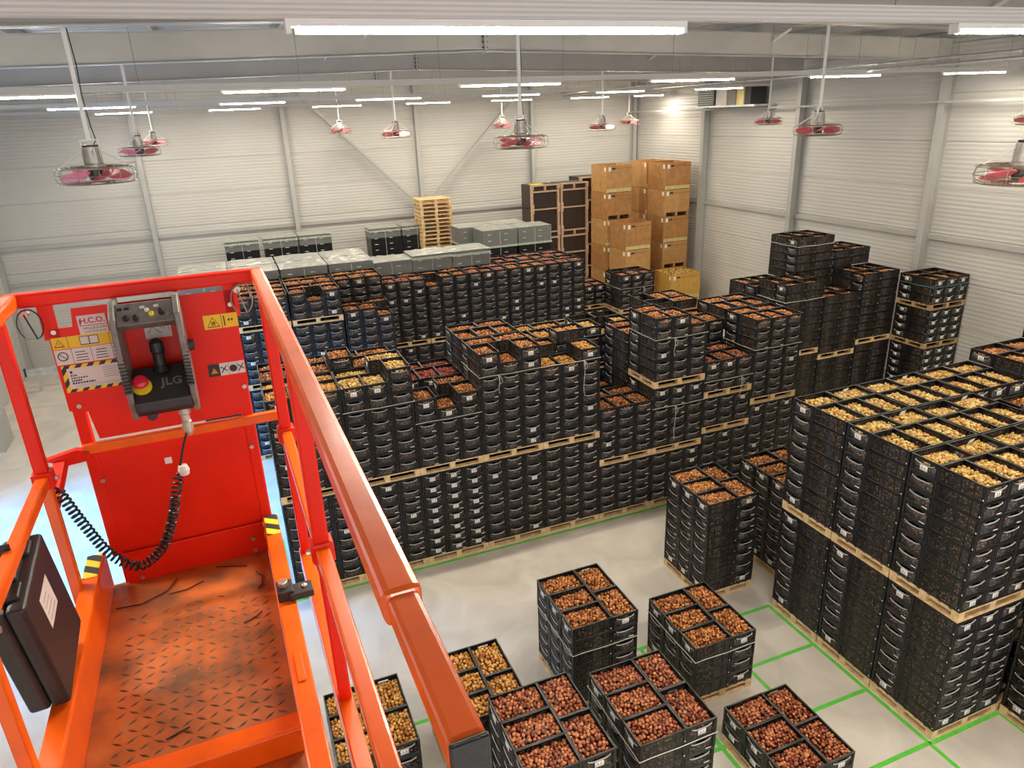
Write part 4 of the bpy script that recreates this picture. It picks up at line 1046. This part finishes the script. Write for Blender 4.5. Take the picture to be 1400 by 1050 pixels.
# cable with its coiled length (world points turned into the box's frame)
inv = Matrix.Translation(cb.location) @ Matrix.Rotation(LYAW, 4, 'Z'); inv = inv.inverted()
base = [(-7.70, -2.13, 6.92), (-7.725, -2.15, 6.86), (-7.745, -2.17, 6.80), (-7.772, -2.19, 6.72), (-7.80, -2.19, 6.63), (-7.85, -2.19, 6.525), (-7.935, -2.19, 6.47), (-8.01, -2.19, 6.54), (-8.06, -2.19, 6.665), (-8.095, -2.19, 6.775), (-8.12, -2.18, 6.84)]
def spline(P, n):
    out = []; P = [Vector(p) for p in P]
    for i in range(len(P)-1):
        p0, p1, p2, p3 = P[max(i-1, 0)], P[i], P[i+1], P[min(i+2, len(P)-1)]
        for k in range(n):
            t = k/n; out.append(.5*((2*p1)+(p2-p0)*t+(2*p0-5*p1+4*p2-p3)*t*t+(3*p1-p0-3*p2+p3)*t**3))
    return out+[P[-1]]
sp = spline(base, 100); coil = []; turns = 0
for i, p in enumerate(sp):
    f = i/len(sp); amp = .0145*min(1, max(0, (f-.22)/.02))*min(1, max(0, (.95-f)/.02))
    q = sp[min(i+1, len(sp)-1)]; q0 = sp[max(i-1, 0)]; dv = (q-q0).normalized(); u = dv.cross(Vector((0, 1, 0))).normalized(); w_ = dv.cross(u)
    turns += (q-p).length/.0165*2*math.pi
    coil.append(inv @ (p+(u*math.cos(turns)+w_*math.sin(turns))*amp))
cp('coiled_cable', MB().tube(coil, .0042, 6, 'cable'), 0)
p = [inv @ Vector(v) for v in ((-7.735, -2.17, 6.79), (-7.715, -2.19, 6.79))]
cp('plug_cap', MB().tube([p[0]-Vector((0, 0, .018)), p[0], p[0]+Vector((0, 0, .018))], [.016, .019, .014], 12, 'sticker_white'), .002)
cp('cable_tag', MB().box(tuple(inv @ Vector((-7.785, -2.175, 6.825))), tuple((inv @ Vector((-7.785, -2.175, 6.825)))+Vector((.022, .001, .022))), 'sticker_white'), 0)
# ------------------------------------------------------------------ black tool case on the left mid rail
tc = thing('tool_case', 'black plastic tool case with white label hung on the lift rail', 'case', (LO_[0]-.345, LO_[1]-.68, LO_[2]+.36), LYAW)
CR_ = (.14, -.05, 0)
def case_part(nm, m, bv=0):
    q = m.build(nm, tc); q.rotation_euler = CR_
    if bv: bevel(q, bv, 3)
    return q
case_part('shell_half', MB().box((-.052, -.155, -.185), (-.0004, .155, .165), 'black_plastic'), .012)
case_part('shell_half', MB().box((.0004, -.155, -.185), (.046, .155, .165), 'black_plastic'), .012)
for y in (-.085, .085): case_part('latch', MB().box((-.03, y-.03, .158), (.03, y+.03, .176), 'black_plastic'), .006)
case_part('handle', MB().box((-.016, -.045, .160), (.016, .045, .182), 'black_plastic'), .007)
case_part('paper_label', MB().box((.0462, -.06, .0), (.047, .045, .10), 'sticker_white'))['label'] = 'white paper label'
b = MB()
for k in range(4): b.box((.047, -.045, .015+k*.02), (.0474, .03-.01*k, .020+k*.02), 'card_print')
case_part('label_print', b)
MB().bar((-.02, .0, .172), (-.02, .0, .235), .03, .004, 'cable').build('hanging_strap', tc)
# ------------------------------------------------------------------ cut cable ties on the deck
def tie(pts, label):
    M_ = Matrix.Translation(LO_) @ Matrix.Rotation(LYAW, 4, 'Z')
    o = MB().tube([M_ @ Vector((x, y, .0045)) for x, y in pts], .0022, 5, 'cable').build('cable_tie'); tag(o, label, 'cable tie', 'loose ties on the lift deck')
tie([(-.28, -.17), (-.2, -.18), (-.12, -.14), (-.085, -.07)], 'long curved black cable tie on the lift deck')
tie([(-.11, -.16), (-.05, -.16), (.005, -.13)], 'short bent black cable tie near the deck middle')
tie([(.05, -.055), (.10, -.075), (.16, -.10)], 'straight black cable tie near the lift panel')
tie([(.19, -.15), (.21, -.19), (.205, -.25), (.19, -.27)], 'hooked black cable tie beside the toe board')
tie([(.13, -.45), (.17, -.43), (.19, -.41)], 'small black cable tie on the tread plate')
tie([(-.10, -.87), (-.04, -.85)], 'black cable tie scrap near the threshold')
